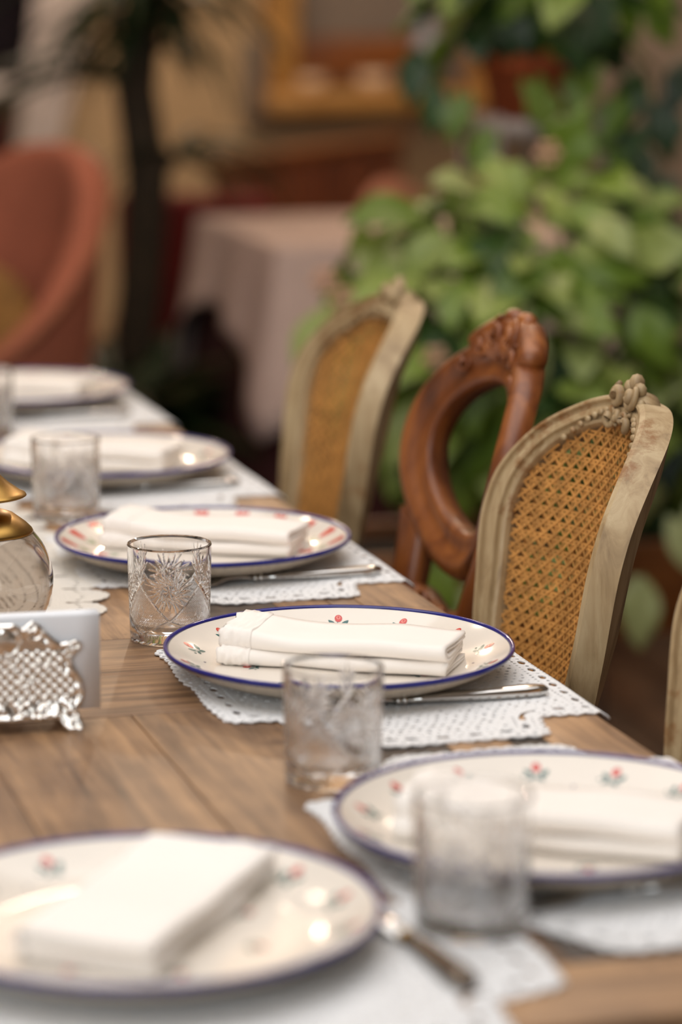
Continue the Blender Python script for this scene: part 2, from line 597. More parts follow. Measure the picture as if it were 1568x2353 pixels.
ends = [TY0 + 0.092]
plank(TX0, 0.30, TY0, ends[0], 'x')
plank(0.30, EX, TY0, ends[0], 'x')
plank(TX0, EX, TY1 - 0.1, TY1, 'x')
ya = ends[0]
for yb in (2.36, 3.20, TY1 - 0.1):
    plank(0.716, EX, ya, yb, 'y')
    plank(TX0, TX0 + 0.06, ya, yb, 'y')
    ya = yb
for xa, xb, cuts, darks in ((0.690, 0.716, (2.05, 2.75), (1, 0, 1)), (0.643, 0.690, (1.80, 2.45, 3.2), (0, 0, 0, 0)),
                            (0.566, 0.643, (1.975, 2.6, 3.3), (1, 1, 0, 1))):
    ys = [ends[0]] + list(cuts) + [TY1 - 0.1]
    for i in range(len(ys) - 1):
        plank(xa, xb, ys[i], ys[i + 1], 'y', dark=bool(darks[i]))
# field of the table: lengthwise boards broken by bands of boards laid across
zones = [(ends[0], 2.073, 'y'), (2.073, 2.315, 'x'), (2.315, 2.80, 'y'), (2.80, 3.04, 'x'), (3.04, TY1 - 0.1, 'y')]
for za, zb, al in zones:
    if al == 'y':
        xs = [TX0 + 0.06, 0.09, 0.21, 0.325, 0.445, 0.566]
        for i in range(5):
            plank(xs[i], xs[i + 1], za, zb, 'y', dz=random.uniform(-0.0004, 0.0002))
    else:
        mid = za + (zb - za) * 0.515
        for a, b in ((za, mid), (mid, zb)):
            c = random.uniform(0.1, 0.3)
            plank(TX0 + 0.06, c, a, b, 'x', dz=random.uniform(-0.0004, 0.0002))
            plank(c, 0.566, a, b, 'x', dz=random.uniform(-0.0004, 0.0002))
ap = MB()
for c, s in (((0, -1.10, 0.665), (0.66, 0.03, 0.10)), ((0, 1.10, 0.665), (0.66, 0.03, 0.10)), ((-0.33, 0, 0.665), (0.03, 2.17, 0.10)), ((0.33, 0, 0.665), (0.03, 2.17, 0.10))):
    ap.box(c, s, 0.003)
ap.build('apron', M['oak'], table)
leg_me = MB().box((0, 0, 0.358), (0.085, 0.085, 0.714), 0.006).me('leg', M['oak_leg'])
for sx in (-0.33, 0.33):
    for sy in (-1.10, 1.10):
        obj('leg', leg_me, table, (sx, sy, 0))

# ------------------------------------------------------------------ crochet placemats


def poly_field(X, Y, pts):
    """signed distance (positive inside), distance along the outline at the nearest point"""
    best = np.full(X.shape, 1e9)
    sarc = np.zeros(X.shape)
    ins = np.zeros(X.shape, bool)
    acc = 0.0
    n = len(pts)
    for i in range(n):
        ax, ay = pts[i]
        bx, by = pts[(i + 1) % n]
        L = math.hypot(bx - ax, by - ay)
        t = np.clip(((X - ax) * (bx - ax) + (Y - ay) * (by - ay)) / (L * L), 0, 1)
        dd = np.hypot(X - ax - t * (bx - ax), Y - ay - t * (by - ay))
        m = dd < best
        best = np.where(m, dd, best)
        sarc = np.where(m, acc + t * L, sarc)
        cross = ((ay > Y) != (by > Y)) & (X < (bx - ax) * (Y - ay) / ((by - ay) if by != ay else 1e-9) + ax)
        ins ^= cross
        acc += L
    return np.where(ins, best, -best), sarc


def wrap(v, p):
    return (v + p / 2) % p - p / 2


def mat_mesh():
    half = [(-0.136, 0.0), (-0.136, 0.112), (-0.128, 0.119), (-0.098, 0.121), (-0.048, 0.207), (-0.036, 0.213), (0.076, 0.212), (0.084, 0.205), (0.094, 0.162), (0.146, 0.160), (0.150, 0.155), (0.150, 0.0)]
    pts = half + [(x, -y) for x, y in half[-2:0:-1]]
    d = 0.00115
    x0, y0 = -0.146, -0.222
    nx, ny = int(0.304 / d), int(0.444 / d)
    X, Y = np.meshgrid(x0 + np.arange(nx) * d, y0 + np.arange(ny) * d)
    D, S = poly_field(X, Y, pts)
    F = D + 0.0034 * (np.abs(np.sin(PI * S / 0.0125)) - 0.75) + 0.0016 * np.sin(PI * S / 0.05)

    def holes(F, sp, dc, hl, hw, off=0.0):
        u, v = wrap(S + off, sp) / hl, (D - dc) / hw
        return np.minimum(F, (np.sqrt(u * u + v * v) - 1) * min(hl, hw))
    F = holes(F, 0.0125, 0.0036, 0.0019, 0.0019, 0.00625)
    F = holes(F, 0.0066, 0.0088, 0.0013, 0.0012)
    F = holes(F, 0.0240, 0.0158, 0.0058, 0.0030)
    F = holes(F, 0.0240, 0.0150, 0.0017, 0.0017, 0.012)
    F = holes(F, 0.0062, 0.0226, 0.0014, 0.0013)
    p = 0.0074
    cj = np.floor(Y / p)
    Xs = X + 0.5 * p * np.mod(cj, 2) + 0.0008 * np.sin(Y * 170)
    ci = np.floor(Xs / p)
    u, v = wrap(Xs - p / 2, p), wrap(Y - p / 2 + 0.0007 * np.sin(X * 190), p)
    k = np.abs(np.mod(ci, 18) - 9) + np.abs(np.mod(cj, 18) - 9)
    solid = ((k > 3) & (k < 6)) | (k < 1.5)
    rad = np.where(solid, 0.0007, 0.0016) + 0.0005 * np.sin(ci * 2.3 + cj * 1.7)
    inner = np.hypot(u, v) - rad
    F = np.where(D > 0.0275, np.minimum(F, inner), F)
    lim = EX - 0.640 + 0.002

    def zt(X, Y, t=0.0013):
        w = 0.0007 + 0.0006 * np.sin(X * 61 + 1) * np.cos(Y * 47) + 0.0002 * np.sin(X * 900) * np.sin(Y * 900)
        over = np.clip(X - lim, 0, None)
        return t + np.clip(w, 0.0001, None) - over * over * 60
    vs, fs = march(F, x0, y0, d, zt, lambda X, Y: zt(X, Y, 0.0002))
    me = mesh('placemat', vs, fs, M['lace'], smooth=False)
    return me


MAT = mat_mesh()
SET_Y = {1: 3.567, 2: 3.056, 3: 2.594, 4: 2.143, 5: 1.680}
mat_lab = {
    1: 'white crochet placemat furthest up the table, under the last plate with a blurred napkin',
    2: 'white crochet placemat under the plate just beyond the red tulip plate',
    3: 'white crochet placemat under the red tulip patterned plate',
    4: 'white crochet placemat under the rose plate in sharp focus, before the nearest caned chair',
    5: 'white crochet placemat under the rose plate half hidden by a blurred tumbler',
    6: 'white crochet placemat turned to the near end of the table, under the nearest plate'}
mat_y = {1: 3.545, 2: 3.060, 3: 2.622, 4: 2.143, 5: 1.695}
for i in range(1, 7):
    o = obj('placemat', MAT)
    tag(o, mat_lab[i], 'placemat', 'crochet placemats')
    if i < 6:
        o.location = (0.640, mat_y[i], TZ)
    else:
        o.location = (0.341, TY0 + 0.136, TZ)
        o.rotation_euler = (0, 0, -PI / 2)


def runner_mesh():
    hx, hy = 0.163, 0.340
    d = 0.0013
    x0, y0 = -0.19, -0.36
    nx, ny = int(0.38 / d), int(0.72 / d)
    X, Y = np.meshgrid(x0 + np.arange(nx) * d, y0 + np.arange(ny) * d)
    pts = []
    for k in range(180):
        a = 2 * PI * k / 180
        ca, sa = math.cos(a), math.sin(a)
        pts.append((hx * math.copysign(abs(ca) ** 0.5, ca), hy * math.copysign(abs(sa) ** 0.5, sa)))
    D, S = poly_field(X, Y, pts)
    per = 0.056
    u = wrap(S, per)
    pet = np.sqrt(np.clip(1 - (u / (per * 0.5)) ** 2, 0, 1))
    F = D + 0.028 * (pet - 0.62) + 0.0022 * np.abs(np.sin(PI * S / 0.0075))
    # slits between the petals, open ring of eyelets, spokes inside each petal
    F = np.minimum(F, np.hypot(wrap(S + per / 2, per) / 1.0, (D - 0.020) / 2.6) - 0.0030)
    for k in (-2, -1, 0, 1, 2):
        F = np.minimum(F, np.hypot(wrap(S + k * 0.0085, per), (D - 0.010 - 0.0012 * k * k) / 3.0) - 0.0011)
    F = np.minimum(F, np.hypot(wrap(S, 0.014), (D - 0.040) / 0.6) - 0.0036)
    F = np.minimum(F, np.hypot(wrap(S, 0.0075), (D - 0.056)) - 0.0016)
    p = 0.0068
    inner = np.hypot(wrap(X, p), wrap(Y, p)) - np.where(np.sin(X * 60) * np.sin(Y * 60) > 0, 0.0022, 0.0008)
    F = np.where(D > 0.064, np.minimum(F, inner), F)

    def zt(X, Y):
        return 0.0019 + 0.0005 * np.sin(X * 90) * np.cos(Y * 80) + 0.0003 * np.sin(X * 700) * np.sin(Y * 700)
    vs, fs = march(F, x0, y0, d, zt, lambda X, Y: zt(X, Y) - 0.0012)
    return mesh('table_runner', vs, fs, M['runner'], smooth=False)


ro = obj('table_runner', runner_mesh(), None, (0.345, 2.695, TZ))
tag(ro, 'ivory crochet runner with petal edge lying along the middle of the table', 'runner')

# ------------------------------------------------------------------ plates
PH = 0.0245
TOP = [(0.0, 0.0060), (0.060, 0.0060), (0.088, 0.0062), (0.097, 0.0070), (0.106, 0.0096), (0.116, 0.0138), (0.125, 0.0184), (0.131, 0.0220), (0.1338, 0.0238)]


def plate_z(r):
    rs, zs = [q[0] for q in TOP], [q[1] for q in TOP]
    return float(np.interp(r, rs, zs))


def plate_mesh():
    top = TOP
    lip = [(0.1347, 0.0245), (0.1353, 0.0242), (0.1354, 0.0233)]
    under = [(0.1345, 0.0218), (0.128, 0.0160), (0.118, 0.0102), (0.106, 0.0058), (0.095, 0.0032), (0.090, 0.0028), (0.0885, 0.0), (0.0835, 0.0), (0.082, 0.0022), (0.0, 0.0026)]
    b = MB()
    b.lathe(top + lip[:1], 96, mi=0)
    b.lathe(lip[:1] + lip[1:] + under, 96, mi=1)
    me = b.me('dish', [M['glaze'], M['underglaze']])
    return me


def rim_mesh():
    return MB().lathe([(0.1322, 0.02295), (0.1336, 0.0242), (0.1348, 0.0250), (0.1361, 0.0243), (0.1363, 0.0226), (0.1352, 0.0207), (0.1338, 0.0216)], 96, closed=True).me('rim_band', M['blue'])


def decal(shapes, name, mats, r0):
    """flat painted motif following the plate's curve; shapes: (material, lift, [(radial, tangential)...]) around (r0, 0)"""
    b = MB()
    for mi, lift, pts in shapes:
        cx, cy = sum(p[0] for p in pts) / len(pts), sum(p[1] for p in pts) / len(pts)
        ring = []
        for p in [(cx, cy)] + list(pts):
            r, t = r0 + p[0], p[1]
            rr = math.hypot(r, t)
            ring.append((r, t, plate_z(rr) + 0.00018 + lift * 0.00012))
        n = len(pts)
        b.add(ring, [(0, 1 + k, 1 + (k + 1) % n) for k in range(n)], mi)
    me = mesh(name, b.v, b.f, mats, True, b.m)
    return me


def ell(cx, cy, a, b, ang, n=14, point=0.0):
    out = []
    for k in range(n):
        t = 2 * PI * k / n
        x, y = a * math.cos(t), b * math.sin(t) * (1 - point * math.cos(t) * (1 if math.cos(t) > 0 else 0.3))
        out.append((cx + x * math.cos(ang) - y * math.sin(ang), cy + x * math.sin(ang) + y * math.cos(ang)))
    return out


def rose(r0, s=1.0):
    q = []

    def E(mi, lift, cx, cy, a, b, ang, point=0.0):
        q.append((mi, lift, ell(cx * s, cy * s, a * s, b * s, ang, 14, point)))
    E(2, 0, -0.0035, 0.0002, 0.0052, 0.0004, 0.1)
    E(2, 0, -0.0045, 0.0022, 0.0036, 0.0004, 0.9)
    E(2, 0, -0.0045, -0.0020, 0.0036, 0.0004, -0.9)
    E(2, 0, 0.0000, 0.0060, 0.0040, 0.0021, 0.75, 0.5)
    E(2, 0, -0.0005, -0.0062, 0.0042, 0.0023, -0.75, 0.5)
    E(2, 0, -0.0062, 0.0045, 0.0026, 0.0017, 2.1, 0.4)
    E(2, 0, -0.0068, -0.0036, 0.0028, 0.0018, -2.2, 0.4)
    E(2, 0, -0.0040, 0.0098, 0.0015, 0.0010, 1.2)
    E(0, 1, 0.0048, -0.0002, 0.0044, 0.0034, 0.0)
    E(1, 2, 0.0056, -0.0002, 0.0021, 0.0018, 0.0)
    E(0, 3, 0.0058, -0.0002, 0.0014, 0.0011, 0.0)
    return decal(q, 'painted_rose', [M['red'], M['pink'], M['teal']], r0)


def tulip(r0, s=1.0):
    q = []

    def E(mi, lift, cx, cy, a, b, ang, point=0.0):
        q.append((mi, lift, ell(cx * s, cy * s, a * s, b * s, ang, 14, point)))
    E(0, 0, 0.003, 0.0, 0.0062, 0.0036, 0.0, 0.3)
    E(0, 0, 0.004, 0.0028, 0.0054, 0.0019, 0.25)
    E(0, 0, 0.004, -0.0028, 0.0054, 0.0019, -0.25)
    E(1, 1, 0.0036, 0.0, 0.0034, 0.0013, 0.0)
    E(2, 0, -0.0072, 0.0030, 0.0044, 0.0013, 0.6)
    E(2, 0, -0.0072, -0.0030, 0.0044, 0.0013, -0.6)
    E(2, 0, -0.0075, 0.0, 0.0050, 0.0005, 0.0)
    return decal(q, 'painted_tulip', [M['red'], M['orange'], M['sage']], r0)


DISH, RIM = plate_mesh(), rim_mesh()
ROSE_O, ROSE_I = rose(0.1165, 0.92), rose(0.068, 0.75)
TUL_O, TUL_I = tulip(0.118, 1.3), tulip(0.090, 1.2)
dots = MB()
for k in range(14):
    a = math.radians(9.5 + 25.714 * k)
    for rr_, da in ((0.104, 0.0),):
        pts = ell(0, 0, 0.0011, 0.0011, 0)
        c, s = math.cos(a + da), math.sin(a + da)
        ring = []
        for px, py in [(0, 0)] + pts:
            r, t = rr_ + px, py
            ring.append((r * c - t * s, r * s + t * c, plate_z(math.hypot(r, t)) + 0.0002))
        dots.add(ring, [(0, 1 + i, 1 + (i + 1) % 14) for i in range(14)])
DOTS = dots.me('painted_dot_ring', M['navy'])


def plate(x, y, rz, label, kind):
    p = empty('dinner_plate', (x, y, TZ + 0.0022), rz, label, 'plate', 'dinner plates on the table')
    obj('dish', DISH, p)
    obj('rim_band', RIM, p)
    if kind == 'rose':
        for k in range(14):
            obj('painted_rose', ROSE_O, p, rot=(0, 0, math.radians(22.7 + 25.714 * k)))
        for k in range(7):
            obj('painted_rose', ROSE_I, p, rot=(0, 0, math.radians(12 + 51.43 * k)))
        obj('painted_dot_ring', DOTS, p)
    else:
        for k in range(20):
            obj('painted_tulip', TUL_O, p, rot=(0, 0, math.radians(5 + 18 * k)))
        for k in range(14):
            obj('painted_tulip', TUL_I, p, rot=(0, 0, math.radians(14 + 25.714 * k)))
    return p


plate(0.630, SET_Y[1], 0.4, 'cream plate at the far end of the row, most blurred, dark edge', 'rose')
plate(0.629, SET_Y[2], 0.2, 'cream rose plate second from the far end, behind the red tulip plate', 'rose')
plate(0.626, SET_Y[3], 0.0, 'cream plate with a ring of red tulips and cobalt edge', 'tulip')
plate(0.625, SET_Y[4], 0.0, 'sharp cream plate with small roses and cobalt edge before the nearest caned chair', 'rose')
plate(0.628, SET_Y[5], 0.0, 'blurred rose plate half hidden behind the nearest tumbler at the right', 'rose')
plate(0.341, 1.565, 0.1, 'nearest plate, large and blurred, at the end of the table under a napkin', 'rose')

# ------------------------------------------------------------------ folded napkins


def fold_mesh(name, h, seed, L=0.178, w=0.064, th=0.0024, lace=False, x0=None, x1=None, infl=0.0):
    """one soft fold: an outer and an inner turn of cloth, rounded towards local -y"""
    def upath(yb, yf, zc, hh, nn=9):
        r = hh / 2
        pts = [(yb + (yf + r - yb) * t / 8, zc + r) for t in range(8)]
        pts += [(yf + r - r * math.sin(PI * t / nn), zc + r * math.cos(PI * t / nn)) for t in range(nn + 1)]
        pts += [(yf + r + (yb - yf - r) * t / 8, zc - r) for t in range(1, 9)]
        return pts

    def thick(path, t):
        n = len(path)
        o1, o2 = [], []
        for i in range(n):
            a, b_ = path[max(i - 1, 0)], path[min(i + 1, n - 1)]
            dx, dz = b_[0] - a[0], b_[1] - a[1]
            l = math.hypot(dx, dz) or 1
            nx_, nz_ = -dz / l, dx / l
            o1.append((path[i][0] + nx_ * t / 2, path[i][1] + nz_ * t / 2))
            o2.append((path[i][0] - nx_ * t / 2, path[i][1] - nz_ * t / 2))
        return o1 + o2[::-1]
    xa = -L / 2 if x0 is None else x0
    xb = L / 2 if x1 is None else x1
    prof = [thick(upath(w / 2, -w / 2, h / 2, h - th), th + infl)]
    if not lace:
        prof.append(thick(upath(w / 2 - 0.001, -w / 2 + 0.006, h / 2, (h - th) * 0.42), th * 0.9))
    b = MB()
    ns = 40 if not lace else 22
    for pi_, pr in enumerate(prof):
        vs, fs = [], []
        m = len(pr)
        for i in range(ns + 1):
            t = i / ns
            x = xa + (xb - xa) * t
            tt = (x + L / 2) / L
            puff = 1 + 0.22 * math.exp(-(tt / 0.25) ** 2) + 0.05 * math.sin(9 * tt + seed)
            lift = 0.0006 * math.sin(7 * tt + seed * 2)
            for k, (y, z) in enumerate(pr):
                sag = 0.0010 * noise.noise((x * 28, y * 40, seed)) * (z / h)
                skew = 0.0012 * math.sin(11 * tt + seed) + 0.0016 * noise.noise((x * 18, seed, 1.5))
                xs = x
                if t == 1.0 and not lace:
                    xs += 0.0012 * math.sin(k * 0.4 + seed)
                if lace:
                    j = noise.noise((x * 330, y * 330, z * 330 + seed))
                    j2 = 0.0015 * j
                    if i == 0:
                        xs += 0.0022 * math.sin(y * 620) + 0.001 * j
                    vs.append((xs, y + skew + j2, z * puff + sag + lift + 0.0017 * noise.noise((x * 300, y * 300, z * 300 + seed + 5))))
                else:
                    vs.append((xs, y + skew, max(z * puff + sag + lift, 0.0002)))
        for i in range(ns):
            for k in range(m):
                l = (k + 1) % m
                fs.append((i * m + k, i * m + l, (i + 1) * m + l, (i + 1) * m + k))
        half = m // 2
        for base in (0, ns * m):
            for k in range(half - 1):
                fs.append((base + k, base + k + 1, base + m - 2 - k, base + m - 1 - k))
        b.add(vs, fs)
    return b.me(name, M['linen'])


NH = 0.0122
NK_U, NK_L = fold_mesh('upper_fold', NH, 1.3), fold_mesh('lower_fold', NH * 0.95, 4.1)
NL_U = fold_mesh('lace_trim', NH, 1.3, lace=True, x0=-0.0905, x1=-0.066, infl=0.0016)
NL_L = fold_mesh('lace_trim', NH * 0.95, 4.1, lace=True, x0=-0.0905, x1=-0.066, infl=0.0016)


def napkin(x, y, rz, label, wide=1.0):
    n = empty('cloth_napkin', (x, y, TZ + 0.0022 + 0.0068), rz, label, 'napkin', 'folded napkins on the plates')
    obj('lower_fold', NK_L, n)
    obj('lace_trim', NL_L, n)
    obj('upper_fold', NK_U, n, (0.0005, 0.0012, NH * 0.985))
    obj('lace_trim', NL_U, n, (0.0005, 0.0012, NH * 0.985))
    n.scale = (1, wide, 1 if wide == 1.0 else 0.8)


for i, lab in ((1, 'folded white napkin on the furthest plate, very blurred'), (2, 'folded white napkin on the plate behind the tulip plate'),
               (3, 'folded white napkin on the red tulip plate'), (4, 'folded white napkin with lace end, in sharp focus on the rose plate'),
               (5, 'folded white napkin partly seen through the nearest tumbler')):
    ox = {1: 0.0, 2: -0.002, 3: 0.010, 4: 0.006, 5: 0.000}[i]
    oy = {1: 0.0, 2: 0.022, 3: 0.024, 4: 0.010, 5: -0.006}[i]
    napkin(0.625 + ox, SET_Y[i] + oy, math.radians({1: -29, 2: -33, 3: -32, 4: -31, 5: -33}[i]), lab)
napkin(0.348, 1.585, math.radians(-126), 'folded white napkin lying flat on the nearest plate, blurred', 1.30)

# ------------------------------------------------------------------ cut crystal tumblers


def tumbler_mesh():
    H, RB, RT, WALL, BASE = 0.080, 0.0325, 0.0345, 0.0027, 0.0095
    NT, NV = 768, 210
    per = 2 * PI * 0.0335 / 4
    uu = np.arange(NT) / NT * 4 * per
    vv = np.linspace(0.0006, H - 0.0012, NV)
    U, V = np.meshgrid(uu, vv)
    G = np.zeros_like(U)
    deg = per / 90.0

    def cut(u0, v0, u1, v1, w, dep, shape='leaf'):
        L = math.hypot(u1 - u0, v1 - v0)
        for k in range(-1, 5):
            du = U - (u0 + k * per)
            m = (np.abs(du - (u1 - u0) / 2) < L + w)
            if not m.any():
                continue
            x, y = du[m], V[m] - v0
            tx, ty = (u1 - u0) / L, (v1 - v0) / L
            s = (x * tx + y * ty) / L
            q = np.abs(-x * ty + y * tx)
            if shape == 'leaf':
                ww = w * np.sqrt(np.clip(1 - (2 * s - 1) ** 2, 0, 1)) * (0.65 + 0.35 * s)
            else:
                ww = np.where((s >= -0.02) & (s <= 1.02), w, 0)
            g = dep * np.clip(1 - q / np.maximum(ww, 1e-6), 0, 1) * np.clip(ww / w, 0, 1)
            G[m] = np.maximum(G[m], g)
    mm = 0.001
    # crossing arcs
    def arc(u):
        """height of the falling arc for u in degrees from its low crossing"""
        return (9 + 12 * (1 + u / 45.0) ** 1.0 if u < 0 else 21 + 29 * (u / 45.0) ** 1.15) * mm
    for sgn in (1, -1):
        prev = None
        for u in np.linspace(-45, 52, 22):
            p = (sgn * u * deg, arc(u))
            if prev is not None:
                cut(prev[0], prev[1], p[0], p[1], 1.25 * mm, 0.95 * mm, 'line')
            prev = p
    # cross hatched lozenges below the upper crossings
    ul = wrap(U, per) / deg
    au = np.abs(ul)
    arcv = np.where(au < 45, (21 + 29 * (au / 45.0) ** 1.15) * mm, 1)
    arc_in = np.where(au <= 45, (9 + 12 * (1 - au / 45.0)) * mm, 0)
    hatch = (V < arcv - 1.6 * mm) & (V > arc_in + 1.5 * mm)
    hp = 1.15 * mm
    h1 = np.abs(wrap((U + V) / 1.414, hp)) / (hp / 2)
    h2 = np.abs(wrap((U - V) / 1.414, hp)) / (hp / 2)
    G = np.where(hatch, np.maximum(G, 0.30 * mm * np.maximum(1 - h1, 1 - h2)), G)
    # crossing cuts inside the hatched lozenges
    for a, b, c, d_ in ((45, 36, 36, 22), (45, 36, 54, 22), (36, 30, 54, 12), (54, 30, 36, 12)):
        cut(a * deg, b * mm, c * deg, d_ * mm, 0.8 * mm, 0.7 * mm)
    # short fringe above the foot
    for k in range(24):
        u = (k + 0.5) * 90 / 24 * deg
        cut(u, 5.5 * mm, u + 1.5 * deg, 9.0 * mm, 0.5 * mm, 0.4 * mm)
    # pinwheel of feathered cuts
    cu, cv = 0.0, 46 * mm
    for k in range(8):
        a = 2 * PI * k / 8 + 0.2
        ca, sa = math.cos(a), math.sin(a)
        bx, by = cu + 6.0 * mm * ca, cv + 6.0 * mm * sa
        for j, (da, L, w) in enumerate(((-0.9, 12, 1.1), (-0.45, 15, 1.0), (-0.1, 16.5, 0.85), (0.3, 14, 0.9), (0.75, 11, 1.05), (1.2, 8, 1.0))):
            aa = a + da + 0.55
            cut(bx, by, bx + L * mm * math.cos(aa), by + L * mm * math.sin(aa), w * mm, 0.85 * mm)
        cut(cu + 1.5 * mm * ca, cv + 1.5 * mm * sa, bx + 1 * mm * ca, by + 1 * mm * sa, 0.9 * mm, 0.8 * mm)
    # fans standing on the upper crossings
    for base in (50, 60):
        for j, (da, L, w) in enumerate(((-0.75, 11, 1.0), (-0.38, 15, 1.05), (0, 17, 0.8), (0.38, 15, 1.05), (0.75, 11, 1.0))):
            aa = PI / 2 + da
            cut(45 * deg, base * mm, 45 * deg + L * mm * math.cos(aa) * 0.8, min(base + L * math.sin(aa), 75) * mm, w * mm, 0.85 * mm)
    fade = np.clip((V - 4 * mm) / (1 * mm), 0, 1) * np.clip((77 * mm - V) / (1 * mm), 0, 1)
    G *= fade * 0.72
    R = RB + (RT - RB) * (V / H) - G * 0.95
    th = U / (4 * per) * 2 * PI
    outer = np.stack([R * np.cos(th), R * np.sin(th), V], -1)          # NV, NT, 3
    ring = np.arange(NT) / NT * 2 * PI
    rows = [outer[i] for i in range(NV)]

    def rr(r, z):
        return np.stack([r * np.cos(ring), r * np.sin(ring), np.full(NT, z)], -1)
    rows.append(rr(RT - 0.0004, H - 0.0003))
    rows.append(rr(RT - WALL * 0.4, H))
    rows.append(rr(RT - WALL * 0.75, H - 0.0004))
    for z in (H - 0.002, H * 0.75, H * 0.5, H * 0.3, BASE + 0.006):
        rows.append(rr(RB + (RT - RB) * z / H - WALL - (0.0006 if z < H * 0.6 else 0), z))
    for r, z in ((RB - WALL - 0.002, BASE + 0.0022), (RB - WALL - 0.006, BASE + 0.0004), (0.012, BASE), (0.0004, BASE)):
        rows.append(rr(r, z))
    pre = [rr(0.0004, 0.0012), rr(RB * 0.70, 0.0012), rr(RB * 0.80, 0.0001), rr(RB - 0.0014, 0.0)]
    rows = pre + rows
    Vs = np.concatenate(rows)
    nr = len(rows)
    i, j = np.meshgrid(np.arange(nr - 1), np.arange(NT), indexing='ij')
    jn = (j + 1) % NT
    F = np.stack([i * NT + j, i * NT + jn, (i + 1) * NT + jn, (i + 1) * NT + j], -1).reshape(-1, 4)
    me = mesh('tumbler', Vs, F.tolist(), M['crystal'])
    try:
        me.set_sharp_from_angle(angle=math.radians(16))
    except Exception:
        pass
    return me


TUMB = tumbler_mesh()
for x, y, rz, lab in ((0.547, 3.335, 0.3, 'cut crystal tumbler furthest up the table, cut off by the frame edge'),
                      (0.546, 2.838, 0.9, 'blurred cut crystal tumbler behind the tulip plate, beside the brass lamp'),
                      (0.5275, 2.303, -1.796, 'cut crystal tumbler in sharp focus between the tulip plate and the rose plate'),
                      (0.540, 1.866, 0.2, 'cut crystal tumbler standing in front of the sharp rose plate and its fork'),
                      (0.531, 1.546, 1.1, 'nearest cut crystal tumbler, strongly blurred, between the two nearest plates')):
    o = obj('tumbler', TUMB, None, (x, y, TZ + (0.0022 if y in (1.546,) else 0.0006)), (0, 0, rz))
    tag(o, lab, 'glass', 'cut crystal tumblers')

# ------------------------------------------------------------------ cutlery


def fork_parts():
    """fork along local x: handle end at +x"""
    h = MB()
    h.loft([(-0.010, 0, 0.0046, 0.0022, 0.0022), (0.004, 0, 0.0050, 0.0034, 0.0028), (0.02, 0, 0.0052, 0.0050, 0.0034), (0.06, 0, 0.0050, 0.0068, 0.0042),
            (0.082, 0, 0.0050, 0.0078, 0.0046), (0.092, 0, 0.0050, 0.0072, 0.0046), (0.099, 0, 0.0050, 0.0048, 0.0038), (0.102, 0, 0.0050, 0.0012, 0.0014)], 16, p=2.6)
    bead = MB()
    bead.ball((-0.0125, 0, 0.0050), (0.0032, 0.0045, 0.0038), 12)
    bead.ball((-0.0175, 0, 0.0050), (0.0030, 0.0036, 0.0032), 12)
    hd = MB()
    hd.loft([(-0.018, 0, 0.0052, 0.0024, 0.0018), (-0.032, 0, 0.0068, 0.0024, 0.0013), (-0.046, 0, 0.0066, 0.0045, 0.0011), (-0.056, 0, 0.0040, 0.0100, 0.0010),
             (-0.070, 0, 0.0022, 0.0112, 0.0009), (-0.074, 0, 0.0022, 0.0110, 0.0009)], 16, p=2.5)
    for k in range(4):
        y = -0.0090 + 0.0060 * k
        hd.loft([(-0.073, y, 0.0022, 0.0021, 0.0009), (-0.085, y, 0.0026, 0.0018, 0.0009), (-0.098, y, 0.0050, 0.0014, 0.0008), (-0.103, y, 0.0064, 0.0006, 0.0005)], 8)
    return h.me('handle', M['steel']), bead.me('collar', M['steel']), hd.me('tine_head', M['steel'])


FH, FB, FT = fork_parts()


def fork(x, y, rz, lab):
    f = empty('table_fork', (x, y, TZ + 0.0016), rz, lab, 'fork', 'forks on the placemats')
    obj('handle', FH, f)
    obj('collar', FB, f)
    obj('tine_head', FT, f)


fork(0.657, 2.036, 0.02, 'silver fork on the lace beside the sharp rose plate, handle towards the table edge')
fork(0.664, 2.484, 0.05, 'silver fork on the lace beside the red tulip plate')
fork(0.650, 2.952, -0.02, 'blurred silver fork beside the plate behind the tulip plate')
fork(0.640, 3.440, -0.02, 'very blurred silver fork beside the furthest plate')
fork(0.655, 1.570, 0.0, 'blurred silver fork right of the nearest tumbler, under the plate edge')
kn = empty('table_knife', (0.487, 1.512, TZ + 0.0016), math.radians(-84), 'blurred dark silver knife right of the nearest plate, handle to the table end', 'knife')
b = MB()
b.loft([(-0.012, 0, 0.005, 0.0050, 0.0030), (0.01, 0, 0.0056, 0.0062, 0.0044), (0.04, 0, 0.0056, 0.0074, 0.0048), (0.060, 0, 0.0056, 0.0080, 0.0050), (0.067, 0, 0.0056, 0.0070, 0.0046), (0.070, 0, 0.0056, 0.0030, 0.0024)], 16, p=2.4)
b.build('handle', M['darkreflect'], kn)
b = MB()
b.ball((-0.0145, 0, 0.0050), (0.0034, 0.0064, 0.0044), 12)
b.build('collar', M['brass'], kn)
b = MB()
b.loft([(-0.016, 0, 0.0045, 0.0060, 0.0016), (-0.05, 0, 0.0042, 0.0090, 0.0012), (-0.10, 0, 0.0040, 0.0098, 0.0010), (-0.125, 0.002, 0.0040, 0.0070, 0.0008), (-0.134, 0.006, 0.0040, 0.0016, 0.0005)], 14)
b.build('blade', M['steel'], kn)

# ------------------------------------------------------------------ silver napkin holder
HC = (0.345, 2.062)
holder = empty('napkin_holder', (HC[0], HC[1], TZ), -0.05, 'ornate silver napkin holder with scrolls and lattice relief, cut by the left frame edge', 'napkin holder')


